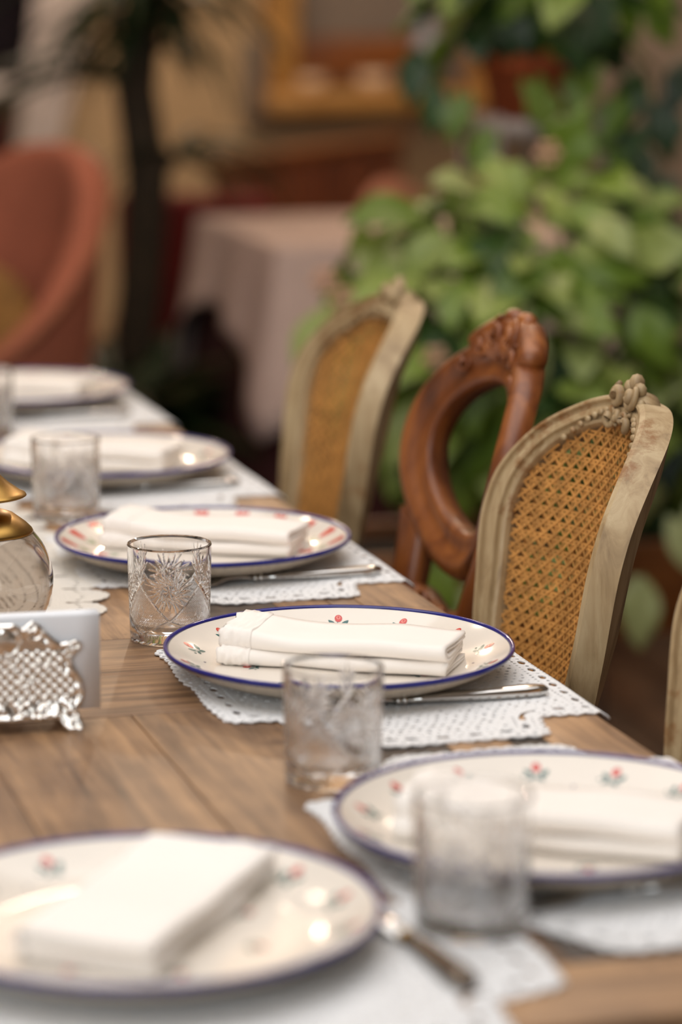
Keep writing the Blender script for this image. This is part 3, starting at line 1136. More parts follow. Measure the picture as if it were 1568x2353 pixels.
def holder_plate():
    half = [(0.000, 0.0800), (0.010, 0.0798), (0.0165, 0.0765), (0.0195, 0.0790), (0.0235, 0.0815), (0.0285, 0.0790), (0.0330, 0.0735), (0.0385, 0.0680), (0.0440, 0.0640),
            (0.0500, 0.0650), (0.0545, 0.0668), (0.0590, 0.0640), (0.0588, 0.0590), (0.0545, 0.0560), (0.0515, 0.0525), (0.0520, 0.0480), (0.0555, 0.0420), (0.0592, 0.0350), (0.0605, 0.0280),
            (0.0592, 0.0215), (0.0555, 0.0165), (0.0560, 0.0120), (0.0580, 0.0070), (0.0600, 0.0030), (0.0570, 0.0004), (0.0480, 0.0004), (0.0440, 0.0040), (0.0415, 0.0085), (0.0360, 0.0105), (0.0280, 0.0085), (0.0180, 0.0100), (0.0080, 0.0080), (0.0, 0.0090)]
    pts = half + [(-x, z) for x, z in half[-2:0:-1]]
    d = 0.00055
    x0, y0 = -0.066, -0.004
    nx, ny = int(0.132 / d), int(0.091 / d)
    X, Z = np.meshgrid(x0 + np.arange(nx) * d, y0 + np.arange(ny) * d)
    D, S = poly_field(X, Z, pts)

    def relief(x, z):
        Dd, Ss = poly_field(x, z, pts)
        h = 0.0016 * np.exp(-((Dd - 0.0020) / 0.0014) ** 2)                       # raised rim
        h += np.where(Dd < 0.0075, 0.0010 * np.sin(Ss * 420) * np.exp(-((Dd - 0.0045) / 0.0022) ** 2), 0)
        body = np.clip((Dd - 0.0055) / 0.0015, 0, 1) * np.clip((0.060 - z) / 0.003, 0, 1) * np.clip((z - 0.020) / 0.003, 0, 1)
        p = 0.0066
        u, v = (x + z) / 1.2, (x - z) / 1.2
        boss = (np.cos(2 * PI * u / p) * 0.5 + 0.5) * (np.cos(2 * PI * v / p) * 0.5 + 0.5)
        h += body * 0.0030 * boss
        r = np.hypot(x / 0.0125, (z - 0.0665) / 0.0105)                            # medallion
        h += 0.0034 * np.sqrt(np.clip(1 - r * r, 0, 1)) + 0.0014 * np.exp(-((r - 1.15) / 0.10) ** 2)
        for sx in (-1, 1):                                                        # scrolls
            for cx, cz, rad, tw in ((0.0245, 0.0725, 0.0085, 1), (0.0525, 0.0610, 0.0075, -1), (0.033, 0.0165, 0.010, 1), (0.017, 0.0150, 0.008, -1), (0.050, 0.0135, 0.008, 1), (0.052, 0.0045, 0.006, -1), (0.018, 0.037, 0.007, 1), (0.010, 0.050, 0.006, -1), (0.030, 0.050, 0.006, 1)):
                dx, dz = x * sx - cx, z - cz
                rr = np.hypot(dx, dz)
                an = np.arctan2(dz, dx) * tw
                w = np.cos(an - rr / rad * 7.5)
                h += 0.0024 * np.clip(w, 0, 1) ** 1.2 * np.clip(1 - rr / rad, 0, 1) ** 0.45
        # flowing leaf work along the bottom
        band = np.exp(-((z - 0.0165 - 0.002 * np.sin(np.abs(x) * 160)) / 0.0042) ** 2)
        h += 0.0022 * band * (0.5 + 0.5 * np.sin(np.abs(x) * 520 + z * 400))
        return h * np.clip(Dd / 0.0008, 0, 1)
    vs, fs = march(D, x0, y0, d, relief, lambda x, z: relief(x, z) * 0.5 - 0.0009)
    # from the (x, z) plane with height to a standing plate facing -y
    V = np.stack([vs[:, 0], -vs[:, 2], vs[:, 1]], 1)
    bow = 0.010 * (1 - np.clip(V[:, 2] / 0.03, 0, 1)) ** 2                         # the feet curl forward
    V[:, 1] -= bow
    return fix_normals(mesh('holder_plate', V, fs, M['silver']))


HP = holder_plate()
obj('front_plate', HP, holder, (0, -0.013, 0))
obj('back_plate', HP, holder, (0, 0.013, 0), (0, 0, PI))
MB().box((0, 0, 0.0125), (0.085, 0.025, 0.0014), 0.0004).build('tray', M['silver'], holder)
for k in range(3):
    b = MB()
    w, hgt = 0.133 - 0.001 * k, 0.0715 - 0.0006 * k
    prof = []
    for q in range(7):                                                           # a napkin folded in two, fold on top
        a = PI * q / 6
        prof.append((-0.0026 * math.cos(a), hgt - 0.0026 + 0.0026 * math.sin(a)))
    ring = [(-0.0030, 0.0)] + prof + [(0.0030, 0.0), (0.0018, 0.0)] + [(0.7 * y, z - 0.0006) for y, z in prof[::-1]] + [(-0.0018, 0.0)]
    n = len(ring)
    vs = []
    for x in np.linspace(-w / 2, w / 2, 9):
        for y, z in ring:
            vs.append((x, y + 0.0006 * math.sin(x * 40 + k + z * 30), z))
    fs = [(i * n + j, i * n + (j + 1) % n, (i + 1) * n + (j + 1) % n, (i + 1) * n + j) for i in range(8) for j in range(n)]
    for base in (0, 8 * n):
        for j in range(n // 2 - 1):
            fs.append((base + j, base + j + 1, base + n - 2 - j, base + n - 1 - j))
    b.add(vs, fs)
    o = b.build('paper_napkin', M['paper'], None, smooth=True)
    o.location = (HC[0] + 0.006 + 0.001 * k, HC[1] - 0.0066 + 0.0066 * k, TZ + 0.0133)
    o.rotation_euler = (0, 0, -0.05)
    tag(o, ('white paper napkin at the front of the silver holder', 'middle white paper napkin standing in the silver holder', 'rearmost white paper napkin in the silver holder, towards the brass lamp')[k], 'paper napkin', 'paper napkins in the silver holder')

# ------------------------------------------------------------------ brass lamp with glass globe
lamp = empty('oil_lamp', (0.371, 2.287, TZ), 0, 'brass oil lamp with conical cap and round glass globe at the left edge', 'oil lamp')
R = 0.0567
zc = 0.0615
out, inn = [], []
for k in range(33):
    a = -PI / 2 + 0.10 + (PI - 0.10 - 0.72) * k / 32
    out.append((R * math.cos(a), zc + R * math.sin(a)))
    inn.append(((R - 0.0018) * math.cos(a), zc + (R - 0.0018) * math.sin(a)))
prof = [(0.0, 0.0036), (0.012, 0.0034)] + out + inn[::-1] + [(0.0, 0.0075)]
b = MB().lathe(prof, 72)
b.build('glass_globe', M['globe'], lamp)
b = MB().lathe([(0.0, 0.0), (0.020, 0.0), (0.022, 0.002), (0.019, 0.0040), (0.0, 0.0040)], 40)
b.build('foot', M['brass'], lamp)
b = MB().lathe([(0.0, 0.119), (0.016, 0.1185), (0.026, 0.1150), (0.036, 0.1075), (0.0405, 0.1030), (0.0415, 0.1010), (0.0408, 0.0995), (0.036, 0.1005), (0.018, 0.104), (0.0, 0.105)], 64)
b.build('collar_dome', M['brass'], lamp)
b = MB().lathe([(0.0, 0.116), (0.0135, 0.117), (0.0150, 0.119), (0.0135, 0.1215), (0.0145, 0.124), (0.0145, 0.131), (0.0125, 0.133), (0.0, 0.134)], 48)
b.build('burner', M['brass'], lamp)
b = MB().lathe([(0.0, 0.162), (0.004, 0.161), (0.006, 0.1575), (0.012, 0.150), (0.022, 0.1405), (0.0325, 0.1328), (0.0360, 0.1312), (0.0366, 0.1300), (0.0355, 0.1293), (0.030, 0.1300), (0.014, 0.1330), (0.0, 0.134)], 64)
b.build('conical_cap', M['brass'], lamp)
b = MB().tube([(0, 0, 0.008), (0.002, 0.001, 0.04), (-0.001, 0, 0.08), (0, 0, 0.104)], 0.0028, 10)
b.build('wick', M['linen'], lamp)

# ------------------------------------------------------------------ chairs


class Back:
    """maps (s along the back, height z, n out of its face) to a bowed, tilted chair back; faces local -x"""

    def __init__(self, x0, tilt, bow, hw):
        self.x0, self.t, self.b, self.hw = x0, tilt, bow, hw

    def __call__(self, s, z, n=0.0):
        k = max(0.0, min(1.0, (z - 0.42) / 0.35))
        x = self.x0 + self.t * (z - 0.75) + self.b * k * (1 - (s / self.hw) ** 2)
        f = -2 * self.b * k * s / self.hw ** 2
        q = n / math.sqrt(1 + f * f)
        return Vector((x - q, s + q * f, z + n * self.t))


def spline(pts, n):
    """Catmull-Rom through 2-D points"""
    out = []
    P = [pts[0]] + list(pts) + [pts[-1]]
    seg = len(pts) - 1
    for i in range(seg):
        p0, p1, p2, p3 = P[i], P[i + 1], P[i + 2], P[i + 3]
        m = max(2, n // seg)
        for k in range(m):
            t = k / m
            out.append(tuple(0.5 * (2 * p1[j] + (p2[j] - p0[j]) * t + (2 * p0[j] - 5 * p1[j] + 4 * p2[j] - p3[j]) * t * t + (-p0[j] + 3 * p1[j] - 3 * p2[j] + p3[j]) * t ** 3) for j in (0, 1)))
    out.append(tuple(pts[-1]))
    return out


def sweep(mb, back, path, prof, closed=False, widths=None):
    n, m = len(path), len(prof)
    vs, fs = [], []
    for i, (s, z) in enumerate(path):
        a, c = path[(i - 1) % n if closed else max(i - 1, 0)], path[(i + 1) % n if closed else min(i + 1, n - 1)]
        ts, tz = c[0] - a[0], c[1] - a[1]
        l = math.hypot(ts, tz) or 1
        ns, nz = -tz / l, ts / l
        w = widths[i] if widths else 1.0
        for (u, h) in prof:
            vs.append(back(s + ns * u * w, z + nz * u * w, h))
    for i in range(n if closed else n - 1):
        i2 = (i + 1) % n
        for k in range(m):
            l = (k + 1) % m
            fs.append((i * m + k, i2 * m + k, i2 * m + l, i * m + l))
    if not closed:
        fs.append(tuple(range(m)))
        fs.append(tuple((n - 1) * m + k for k in range(m - 1, -1, -1)))
    mb.add(vs, fs)


def inside(p, poly):
    c = False
    n = len(poly)
    for i in range(n):
        (ax, ay), (bx, by) = poly[i], poly[(i + 1) % n]
        if (ay > p[1]) != (by > p[1]) and p[0] < (bx - ax) * (p[1] - ay) / (by - ay) + ax:
            c = not c
    return c


def curl(mb, back, cs, cz, r, turns, dirn, start, rad, n0=0.012, lift=0.004):
    """a carved spiral scroll on the face of a chair back"""
    pts, rs = [], []
    N = int(14 * turns) + 6
    for k in range(N):
        t = k / (N - 1)
        a = start + dirn * t * turns * 2 * PI
        rr = r * (1 - 0.85 * t)
        pts.append(back(cs + rr * math.cos(a), cz + rr * math.sin(a), n0 + lift * t))
        rs.append(rad * (0.55 + 0.6 * t))
    mb.tube(pts, rs, 8)


SEAT_X = 0.22                     # back plane to seat centre


def seat_and_legs(root, wood_m, cloth_m, rear_pts):
    b = MB()
    n = 40
    ring = []
    for k in range(n):
        a = 2 * PI * k / n
        ca, sa = math.cos(a), math.sin(a)
        ring.append((0.225 * math.copysign(abs(ca) ** 0.6, ca), 0.140 * math.copysign(abs(sa) ** 0.6, sa) * (1 - 0.05 * ca)))
    vs, fs = [], []
    for f, z in ((1.0, 0.405), (1.02, 0.415), (1.02, 0.452), (1.0, 0.460)):
        vs += [(x * f, y * f, z) for x, y in ring]
    for i in range(3):
        for k in range(n):
            l = (k + 1) % n
            fs.append((i * n + k, i * n + l, (i + 1) * n + l, (i + 1) * n + k))
    fs += [tuple(range(n - 1, -1, -1)), tuple(range(3 * n, 4 * n))]
    b.add(vs, fs)
    b.build('seat_rail', wood_m, root)
    b = MB()
    vs, fs = [], []
    L = ((0.97, 0.460), (0.98, 0.474), (0.93, 0.488), (0.70, 0.498), (0.35, 0.502))
    for f, z in L:
        vs += [(x * f, y * f, z) for x, y in ring]
    for i in range(len(L) - 1):
        for k in range(n):
            l = (k + 1) % n
            fs.append((i * n + k, i * n + l, (i + 1) * n + l, (i + 1) * n + k))
    fs += [tuple(range(n - 1, -1, -1)), tuple(range((len(L) - 1) * n, len(L) * n))]
    b.add(vs, fs)
    b.build('seat', cloth_m, root)
    for sy in (-1, 1):
        b = MB().tube([(-0.185, sy * 0.108, 0.41), (-0.205, sy * 0.118, 0.34), (-0.190, sy * 0.110, 0.20), (-0.180, sy * 0.104, 0.06), (-0.192, sy * 0.112, 0.0)],
                      [0.026, 0.024, 0.017, 0.012, 0.017], 12)
        b.build('leg', wood_m, root)
        b = MB().tube([(0.195, sy * rear_pts, 0.44), (0.205, sy * rear_pts, 0.25), (0.235, sy * (rear_pts + 0.01), 0.0)], [0.020, 0.017, 0.014], 12)
        b.build('leg', wood_m, root)


FRAME_PROF = [(u * 0.78, h) for u, h in [(-0.016, -0.017), (-0.016, 0.006), (-0.0135, 0.0100), (-0.0105, 0.0105), (-0.008, 0.0070), (-0.005, 0.0070), (-0.003, 0.0105), (0.004, 0.0110), (0.006, 0.0070), (0.009, 0.0070), (0.011, 0.0112), (0.0140, 0.0100), (0.016, 0.006), (0.016, -0.017)]]


def cane_chair():
    root = empty('caned_chair', (0, 0, 0))
    bk = Back(SEAT_X, 0.232, 0.062, 0.139)
    right = [(0.084, 0.44), (0.089, 0.56), (0.098, 0.68), (0.112, 0.745), (0.121, 0.80), (0.1225, 0.832), (0.1165, 0.862), (0.096, 0.889), (0.064, 0.909), (0.032, 0.919), (0.0, 0.921)]
    path = spline([(s_ + 0.003 * min(1, s_ / 0.05), z_ + 0.003 * (1 if z_ > 0.87 else 0)) for s_, z_ in right], 60)
    path = [(s, z) for s, z in path] + [(-s, z) for s, z in path[-2::-1]]
    b = MB()
    sweep(b, bk, path, FRAME_PROF)
    # bottom rail
    rail = [(-0.088 + 0.176 * k / 12, 0.535 + 0.012 * math.cos(PI * (k / 12 - 0.5))) for k in range(13)]
    sweep(b, bk, rail, [(u * 0.9, h * 0.95) for u, h in FRAME_PROF])
    frame = auto_smooth(b.build('back_frame', M['painted'], root), 24)
    # cane, front and rear layer
    inner = [(s * 0.90, z) for s, z in spline([(0.082, 0.548), (0.090, 0.68), (0.105, 0.745), (0.114, 0.80), (0.1155, 0.832), (0.109, 0.860), (0.089, 0.884), (0.058, 0.903), (0.029, 0.912), (0, 0.914)], 50)]
    inner = [(s / 0.90, z) for s, z in inner]
    poly = inner + [(-s, z) for s, z in inner[::-1]] + [(-0.082, 0.548)]

    def strands(n0, mb):
        d = 0.006

        def line(p, q, w, n):
            L = math.hypot(q[0] - p[0], q[1] - p[1])
            k = max(2, int(L / d))
            ts, tz = (q[0] - p[0]) / L, (q[1] - p[1]) / L
            run = []
            for i in range(k + 1):
                s, z = p[0] + (q[0] - p[0]) * i / k, p[1] + (q[1] - p[1]) * i / k
                if inside((s, z), poly):
                    run.append((s, z))
                if (not inside((s, z), poly) or i == k) and len(run) > 1:
                    vs = []
                    for (a, c) in run[::1]:
                        vs.append(bk(a - tz * w, c + ts * w, n))
                        vs.append(bk(a + tz * w, c - ts * w, n))
                    mb.add(vs, [(2 * j, 2 * j + 1, 2 * j + 3, 2 * j + 2) for j in range(len(run) - 1)])
                    run = []
                elif not inside((s, z), poly):
                    run = []
        p = 0.0116
        for i in range(-19, 20):
            for o in (-0.0014, 0.0014):
                line((i * p + o, 0.53), (i * p + o, 0.94), 0.0009, n0)
        for i in range(46):
            for o in (-0.0015, 0.0015):
                z = 0.54 + i * p + o
                line((-0.16, z), (0.16, z), 0.0009, n0 + 0.0006)
        for i in range(-40, 41):
            x = i * p
            line((x - 0.21, 0.53), (x + 0.21, 0.95), 0.0010, n0 + 0.0011)
            line((x + 0.21, 0.53), (x - 0.21, 0.95), 0.0010, n0 + 0.0016)
    b = MB()
    strands(0.003, b)
    o = obj('woven_cane', mesh('woven_cane', b.v, b.f, M['cane'], False), root)
    o['kind'] = 'stuff'
    b = MB()
    strands(-0.009, b)
    o = obj('woven_cane', mesh('woven_cane', b.v, b.f, M['cane'], False), root)
    o['kind'] = 'stuff'
    # carved crest
    b = MB()
    for sg in (-1, 1):
        curl(b, bk, sg * 0.015, 0.936, 0.0105, 1.3, -sg, PI / 2 - sg * 0.4, 0.0044)
        curl(b, bk, sg * 0.021, 0.915, 0.0085, 1.2, sg, PI / 2, 0.0036)
        curl(b, bk, sg * 0.008, 0.918, 0.0070, 1.1, sg, -PI / 2, 0.0032)
        for k in range(7):
            s, z = sg * (0.033 + 0.0075 * k), 0.921 - 0.0022 * k - 0.00045 * k * k
            b.ball(bk(s, z, 0.011), (0.0026, 0.0046, 0.0030), 8)
    for s, z, r in ((0, 0.949, 0.0072), (0.011, 0.944, 0.0062), (-0.011, 0.944, 0.0062), (0, 0.936, 0.0062), (0.0, 0.925, 0.005), (0.023, 0.933, 0.0050), (-0.023, 0.933, 0.0050)):
        b.ball(bk(s, z, 0.006), (r * 0.95, r, r * 1.05), 10)
    crest = [(-0.034 + 0.068 * k / 10, 0.920 + 0.016 * math.sin(PI * k / 10)) for k in range(11)]
    sweep(b, bk, crest, [(-0.011, -0.011), (-0.011, 0.007), (0.005, 0.008), (0.008, 0.002), (0.006, -0.011)])
    b.build('carved_crest', M['painted'], frame)
    seat_and_legs(root, M['painted'], M['seatcloth'], 0.084)
    return root


def balloon_chair():
    root = empty('balloon_back_chair', (0, 0, 0))
    bk = Back(SEAT_X, 0.242, 0.036, 0.139)
    N = 64
    b = MB()
    ring = []
    for k in range(N):
        a = 2 * PI * k / N
        z = 0.839 + (0.089 if math.sin(a) > 0 else 0.093) * math.sin(a)
        ring.append((0.119 * math.cos(a) * (1 + 0.03 * math.sin(a)), z))
    prof = [(-0.0215, -0.012), (-0.0215, 0.008), (-0.017, 0.0120), (-0.011, 0.0100), (-0.006, 0.0085), (0.000, 0.0105), (0.006, 0.0145), (0.013, 0.0150), (0.019, 0.0105), (0.0215, 0.004), (0.0215, -0.012)]
    prof = [(-u, h) for u, h in prof][::-1]
    sweep(b, bk, ring, prof, closed=True)
    frame = b.build('oval_back_ring', M['walnut'], root)
    b = MB()
    for sg in (-1, 1):
        p = spline([(sg * 0.082, 0.43), (sg * 0.083, 0.56), (sg * 0.086, 0.68), (sg * 0.104, 0.775)], 18)
        sweep(b, bk, p, [(-0.017, -0.011), (-0.017, 0.008), (-0.008, 0.011), (0.008, 0.011), (0.017, 0.008), (0.017, -0.011)])
    b.build('back_posts', M['walnut'], root)
    b = MB()
    p = [(-0.086 + 0.172 * k / 14, 0.675 + 0.020 * math.cos(2 * PI * k / 14) * 0.6 + 0.012 * math.sin(PI * k / 14)) for k in range(15)]
    sweep(b, bk, p, [(-0.018, -0.010), (-0.018, 0.008), (0.0, 0.012), (0.018, 0.008), (0.018, -0.010)])
    for sg in (-1, 1):
        curl(b, bk, sg * 0.03, 0.692, 0.014, 1.2, sg, 0, 0.005)
    b.build('cross_rail', M['walnut'], root)
    b = MB()
    crest = [(-0.070 + 0.140 * k / 20, 0.932 + 0.024 * math.sin(PI * k / 20) ** 0.8 - 0.006 * math.exp(-((k - 10) / 1.6) ** 2)) for k in range(21)]
    sweep(b, bk, crest, [(-0.020, -0.012), (-0.020, 0.010), (-0.010, 0.013), (0.008, 0.013), (0.014, 0.008), (0.016, -0.002), (0.012, -0.012)])
    for sg in (-1, 1):
        curl(b, bk, sg * 0.020, 0.949, 0.016, 1.4, -sg, PI / 2, 0.0042, 0.013)
        curl(b, bk, sg * 0.046, 0.934, 0.012, 1.3, sg, PI / 2, 0.0036, 0.013)
        curl(b, bk, sg * 0.072, 0.915, 0.010, 1.2, sg, PI / 2, 0.0032, 0.012)
        for q in range(5):
            b.tube([bk(sg * (0.006 + 0.004 * q), 0.925, 0.012), bk(sg * (0.010 + 0.009 * q), 0.938 - 0.001 * q, 0.015), bk(sg * (0.016 + 0.012 * q), 0.944 - 0.004 * q, 0.012)], [0.001, 0.0028, 0.001], 6)
        b.ball(bk(sg * 0.016, 0.966, 0.002), (0.010, 0.015, 0.009), 12)
    b.ball(bk(0, 0.938, 0.012), (0.006, 0.006, 0.012), 10)
    b.build('carved_crest', M['walnut'], frame)
    seat_and_legs(root, M['walnut'], M['seatcloth'], 0.082)
    return root


cc = cane_chair()
cc.location = (0.820 - SEAT_X, 2.276, 0)
tag(cc, 'nearest caned chair with limed frame and carved crest, in nearly sharp focus', 'chair', 'caned chairs along the table')
c1 = copy_tree(cc, None, (0.850 - SEAT_X, 3.035, 0))
c1['label'] = 'furthest caned chair, blurred, left of the dark walnut balloon back chair'
c4 = copy_tree(cc, None, (0.825 - SEAT_X, 1.850, 0))
c4['label'] = 'caned chair at the right frame edge, only a pale sliver of its frame in view'
bc = balloon_chair()
bc.location = (0.840 - SEAT_X, 2.575, 0)
tag(bc, 'dark walnut balloon back chair with carved crest and open oval between the caned chairs', 'chair')

# ------------------------------------------------------------------ back of the room: window, curtain, niche
w = empty('window_1', (1.44, Y1 - 0.03, 0.88), 0)
w['kind'] = 'structure'
MB().box((0, 0.0, 0.42), (0.44, 0.02, 0.84)).build('pane', M['darkglass'], w, smooth=False)
b = MB()
for c, s in (((0, -0.015, 0.0), (0.56, 0.07, 0.045)), ((0, -0.01, 0.86), (0.56, 0.05, 0.05)), ((-0.245, -0.01, 0.43), (0.06, 0.05, 0.86)), ((0.245, -0.01, 0.43), (0.06, 0.05, 0.86)), ((0.02, -0.01, 0.43), (0.03, 0.04, 0.86))):
    b.box(c, s, 0.004)
b.build('window_frame', M['white'], w)
dado = MB().box((1.30, Y1 - 0.02, 0.43), (0.55, 0.04, 0.82), 0.004).build('trim_1', M['maroon'], smooth=False)
dado['kind'] = 'structure'
# curtain: hangs in folds, drawn towards the window below
b = MB()
vs, fs = [], []
NX, NZ = 60, 24
for j in range(NZ + 1):
    t = j / NZ
    z = 2.2 - 1.62 * t
    cl = 1.63 - 0.055 * max(0, (1.14 - z)) / 0.42
    cr = 1.815 - 0.105 * max(0, (1.16 - z)) / 0.42 + 0.06 * max(0, z - 1.16)
    for i in range(NX + 1):
        u = i / NX
        x = cl + (cr - cl) * u
        y = Y1 - 0.14 + 0.022 * math.sin(u * 2 * PI * 4.5 + 0.6 * math.sin(z * 3)) * (0.7 + 0.3 * t)
        vs.append((x, y, z))
for j in range(NZ):
    for i in range(NX):
        k = j * (NX + 1) + i
        fs.append((k, k + 1, k + NX + 2, k + NX + 1))
b.add(vs, fs)
cu = empty('curtain', (0, 0, 0), 0, 'white curtain hanging in folds beside the dark window on the back wall', 'curtain')
o = b.build('curtain_panel', M['curtain'], cu)
sm = o.modifiers.new('thick', 'SOLIDIFY')
sm.thickness = 0.003
MB().tube([(1.10, Y1 - 0.14, 2.215), (1.96, Y1 - 0.14, 2.215)], 0.012, 12).build('curtain_rod', M['brownwood'], cu)

niche = empty('wall_display_case', (2.735, Y1, 0.805), 0, 'honey pine framed display case on the back wall with brown inside', 'display case')
b = MB()
b.box((-0.335, -0.09, 0.42), (0.080, 0.16, 0.84), 0.004)
b.build('left_post', M['honey'], niche)
MB().box((0.335, -0.09, 0.42), (0.080, 0.16, 0.84), 0.004).build('right_post', M['honey'], niche)
MB().box((0, -0.10, 0.03), (0.78, 0.20, 0.06), 0.005).build('sill', M['honey'], niche)
MB().box((0, -0.09, 0.86), (0.78, 0.18, 0.06), 0.005).build('top_rail', M['honey'], niche)
MB().box((0, -0.010, 0.42), (0.60, 0.02, 0.84)).build('back_panel', M['wall2'], niche, smooth=False)
MB().box((-0.06, -0.030, 0.155), (0.46, 0.03, 0.13), 0.004).build('backboard', M['brownwood'], niche)
MB().box((-0.405, -0.05, 0.10), (0.055, 0.09, 0.24), 0.004).build('shade_strip', M['wall2'], niche)  # grey strip added to stand for the shaded edge left of the case
for x, y, r, lab in ((2.49, Y1 - 0.13, 0.050, 'left white bowl on the sill of the honey pine case'), (2.695, Y1 - 0.13, 0.058, 'right white bowl on the sill of the honey pine case')):
    o = MB().lathe([(0, 0.003), (r * 0.5, 0.004), (r * 0.85, r * 0.45), (r * 0.97, r * 0.85), (r, r * 0.86), (r * 0.9, r * 0.4), (r * 0.55, 0.0), (0, 0)], 32).build('bowl', M['bowl'])
    o.location = (x, y, 0.8655)
    tag(o, lab, 'bowl', 'bowls on the wall case')
o = MB().lathe([(0, 0.0), (0.030, 0.0), (0.038, 0.03), (0.040, 0.09), (0.034, 0.15), (0.018, 0.19), (0.017, 0.22), (0.022, 0.235), (0.018, 0.235), (0.013, 0.2), (0, 0.19)], 32).build('vase', M['bluevase'])
o.location = (2.865, Y1 - 0.13, 0.8655)
tag(o, 'tall pale blue vase at the right end of the honey pine case', 'vase')

# ------------------------------------------------------------------ draped table behind


def drape(name, x0, x1, y0, y1, z, drop, folds, amp, mat, thick, seed, flare=0.1):
    """cloth over a rectangular table; drop(u) gives the hanging length for each perimeter point"""
    per = []
    W, D = x1 - x0, y1 - y0
    n = 220
    tot = 2 * (W + D)
    rc = 0.03
    for k in range(n):
        t = k / n * tot
        if t < W:
            p = (x0 + t, y0)
        elif t < W + D:
            p = (x1, y0 + t - W)
        elif t < 2 * W + D:
            p = (x1 - (t - W - D), y1)
        else:
            p = (x0, y1 - (t - 2 * W - D))
        per.append(p)
    cx, cy = (x0 + x1) / 2, (y0 + y1) / 2
    nm = []
    for k in range(n):
        a, c = per[k - 3], per[(k + 3) % n]
        tx, ty = c[0] - a[0], c[1] - a[1]
        l = math.hypot(tx, ty)
        nm.append((ty / l, -tx / l))
    vs, fs = [], []
    rings = [0.0, 0.35, 0.7, 0.94]
    for f in rings:
        for k in range(n):
            vs.append((cx + (per[k][0] - cx) * f, cy + (per[k][1] - cy) * f, z + 0.0012 * noise.noise((per[k][0] * 9 * f, per[k][1] * 9 * f, seed))))
    down = [0, 0.02, 0.06, 0.14, 0.26, 0.4, 0.55, 0.7, 0.85, 1.0]
    for d in down:
        for k in range(n):
            L = drop(per[k], cx, cy, W, D)
            cor = (abs(per[k][0] - cx) / (W / 2)) * (abs(per[k][1] - cy) / (D / 2))
            off = 0.004 + d * (amp * (0.5 + 0.5 * math.sin(k / n * 2 * PI * folds + seed)) + flare * 0.3 * L + 0.03 * cor)
            scal = 0.006 * abs(math.sin(k * 0.5)) * (1 if d == 1.0 else 0)
            vs.append((per[k][0] + nm[k][0] * off, per[k][1] + nm[k][1] * off, z - L * d + scal))
    R = len(rings) + len(down)
    for r in range(R - 1):
        for k in range(n):
            l = (k + 1) % n
            fs.append((r * n + k, r * n + l, (r + 1) * n + l, (r + 1) * n + k))
    o = MB().add(vs, fs).build(name, mat)
    m = o.modifiers.new('thick', 'SOLIDIFY')
    m.thickness = thick
    m.offset = 1
    return o


def drop_top(p, cx, cy, W, D):
    c = (abs(p[0] - cx) / (W / 2)) ** 3 * (abs(p[1] - cy) / (D / 2)) ** 3
    return 0.165 + 0.20 * c + 0.02 * math.sin(p[0] * 14 + p[1] * 9)


bt = empty('side_table', (1.80, 5.73, 0), 0, 'small square table under a maroon cloth and pale lace topped cloth at the back', 'table')
MB().box((0, 0, 0.722), (0.66, 0.64, 0.03), 0.004).build('tabletop', M['brownwood'], bt)
lg = MB().box((0, 0, 0.353), (0.05, 0.05, 0.706), 0.004).me('leg', M['brownwood'])
for sx in (-0.29, 0.29):
    for sy in (-0.28, 0.28):
        obj('leg', lg, bt, (sx, sy, 0))
uc = drape('under_cloth', 1.465, 2.135, 5.405, 6.055, 0.7385, lambda p, cx, cy, W, D: 0.725, 16, 0.03, M['maroon'], 0.002, 2.0, 0.05)
tag(uc, 'dark maroon cloth reaching the floor beneath the pale square tablecloth', 'tablecloth')
tc_ = drape('tablecloth', 1.455, 2.145, 5.395, 6.065, 0.7455, drop_top, 9, 0.028, M['cloth'], 0.002, 0.6, 0.2)
tag(tc_, 'pale pinkish square cloth with hanging corners on the small table behind', 'tablecloth')

# ------------------------------------------------------------------ salmon tub chair
tub = empty('tub_armchair', (0.80, 5.32, 0), math.radians(28), 'salmon velvet tub armchair with high rounded back at the left edge', 'armchair')


def tub_shell():
    vs, fs = [], []
    n = 64
    A = math.radians(128)

    def hgt(a):
        k = abs(a) / A
        return 0.93 - 0.36 * (3 * k ** 2 - 2 * k ** 3) ** 1.2

    prof_t = [0, 0.1, 0.35, 0.65, 0.9, 0.97, 1.0]
    for i in range(n + 1):
        a = -A + 2 * A * i / n
        h = hgt(a)
        ca, sa = math.cos(a), math.sin(a)
        th = 0.055
        outer = [(0.235 + 0.055 * t ** 1.3, 0.16 + (h - 0.16) * t) for t in prof_t]
        innr = [(0.235 + 0.055 * t ** 1.3 - th, 0.16 + (h - 0.16) * t - (0.0 if t < 1 else 0.0)) for t in prof_t]
        top = [(outer[-1][0] - th * 0.25, h + 0.016), (outer[-1][0] - th * 0.75, h + 0.016)]
        ring = outer + top + innr[::-1]
        for r, z in ring:
            vs.append((r * ca * 1.02, r * sa * 1.05, z))
    m = len(prof_t) * 2 + 2
    for i in range(n):
        for k in range(m):
            l = (k + 1) % m
            fs.append((i * m + k, (i + 1) * m + k, (i + 1) * m + l, i * m + l))
    fs.append(tuple(range(m)))
    fs.append(tuple(n * m + k for k in range(m - 1, -1, -1)))
    return MB().add(vs, fs)


tub_shell().build('shell', M['salmon'], tub)
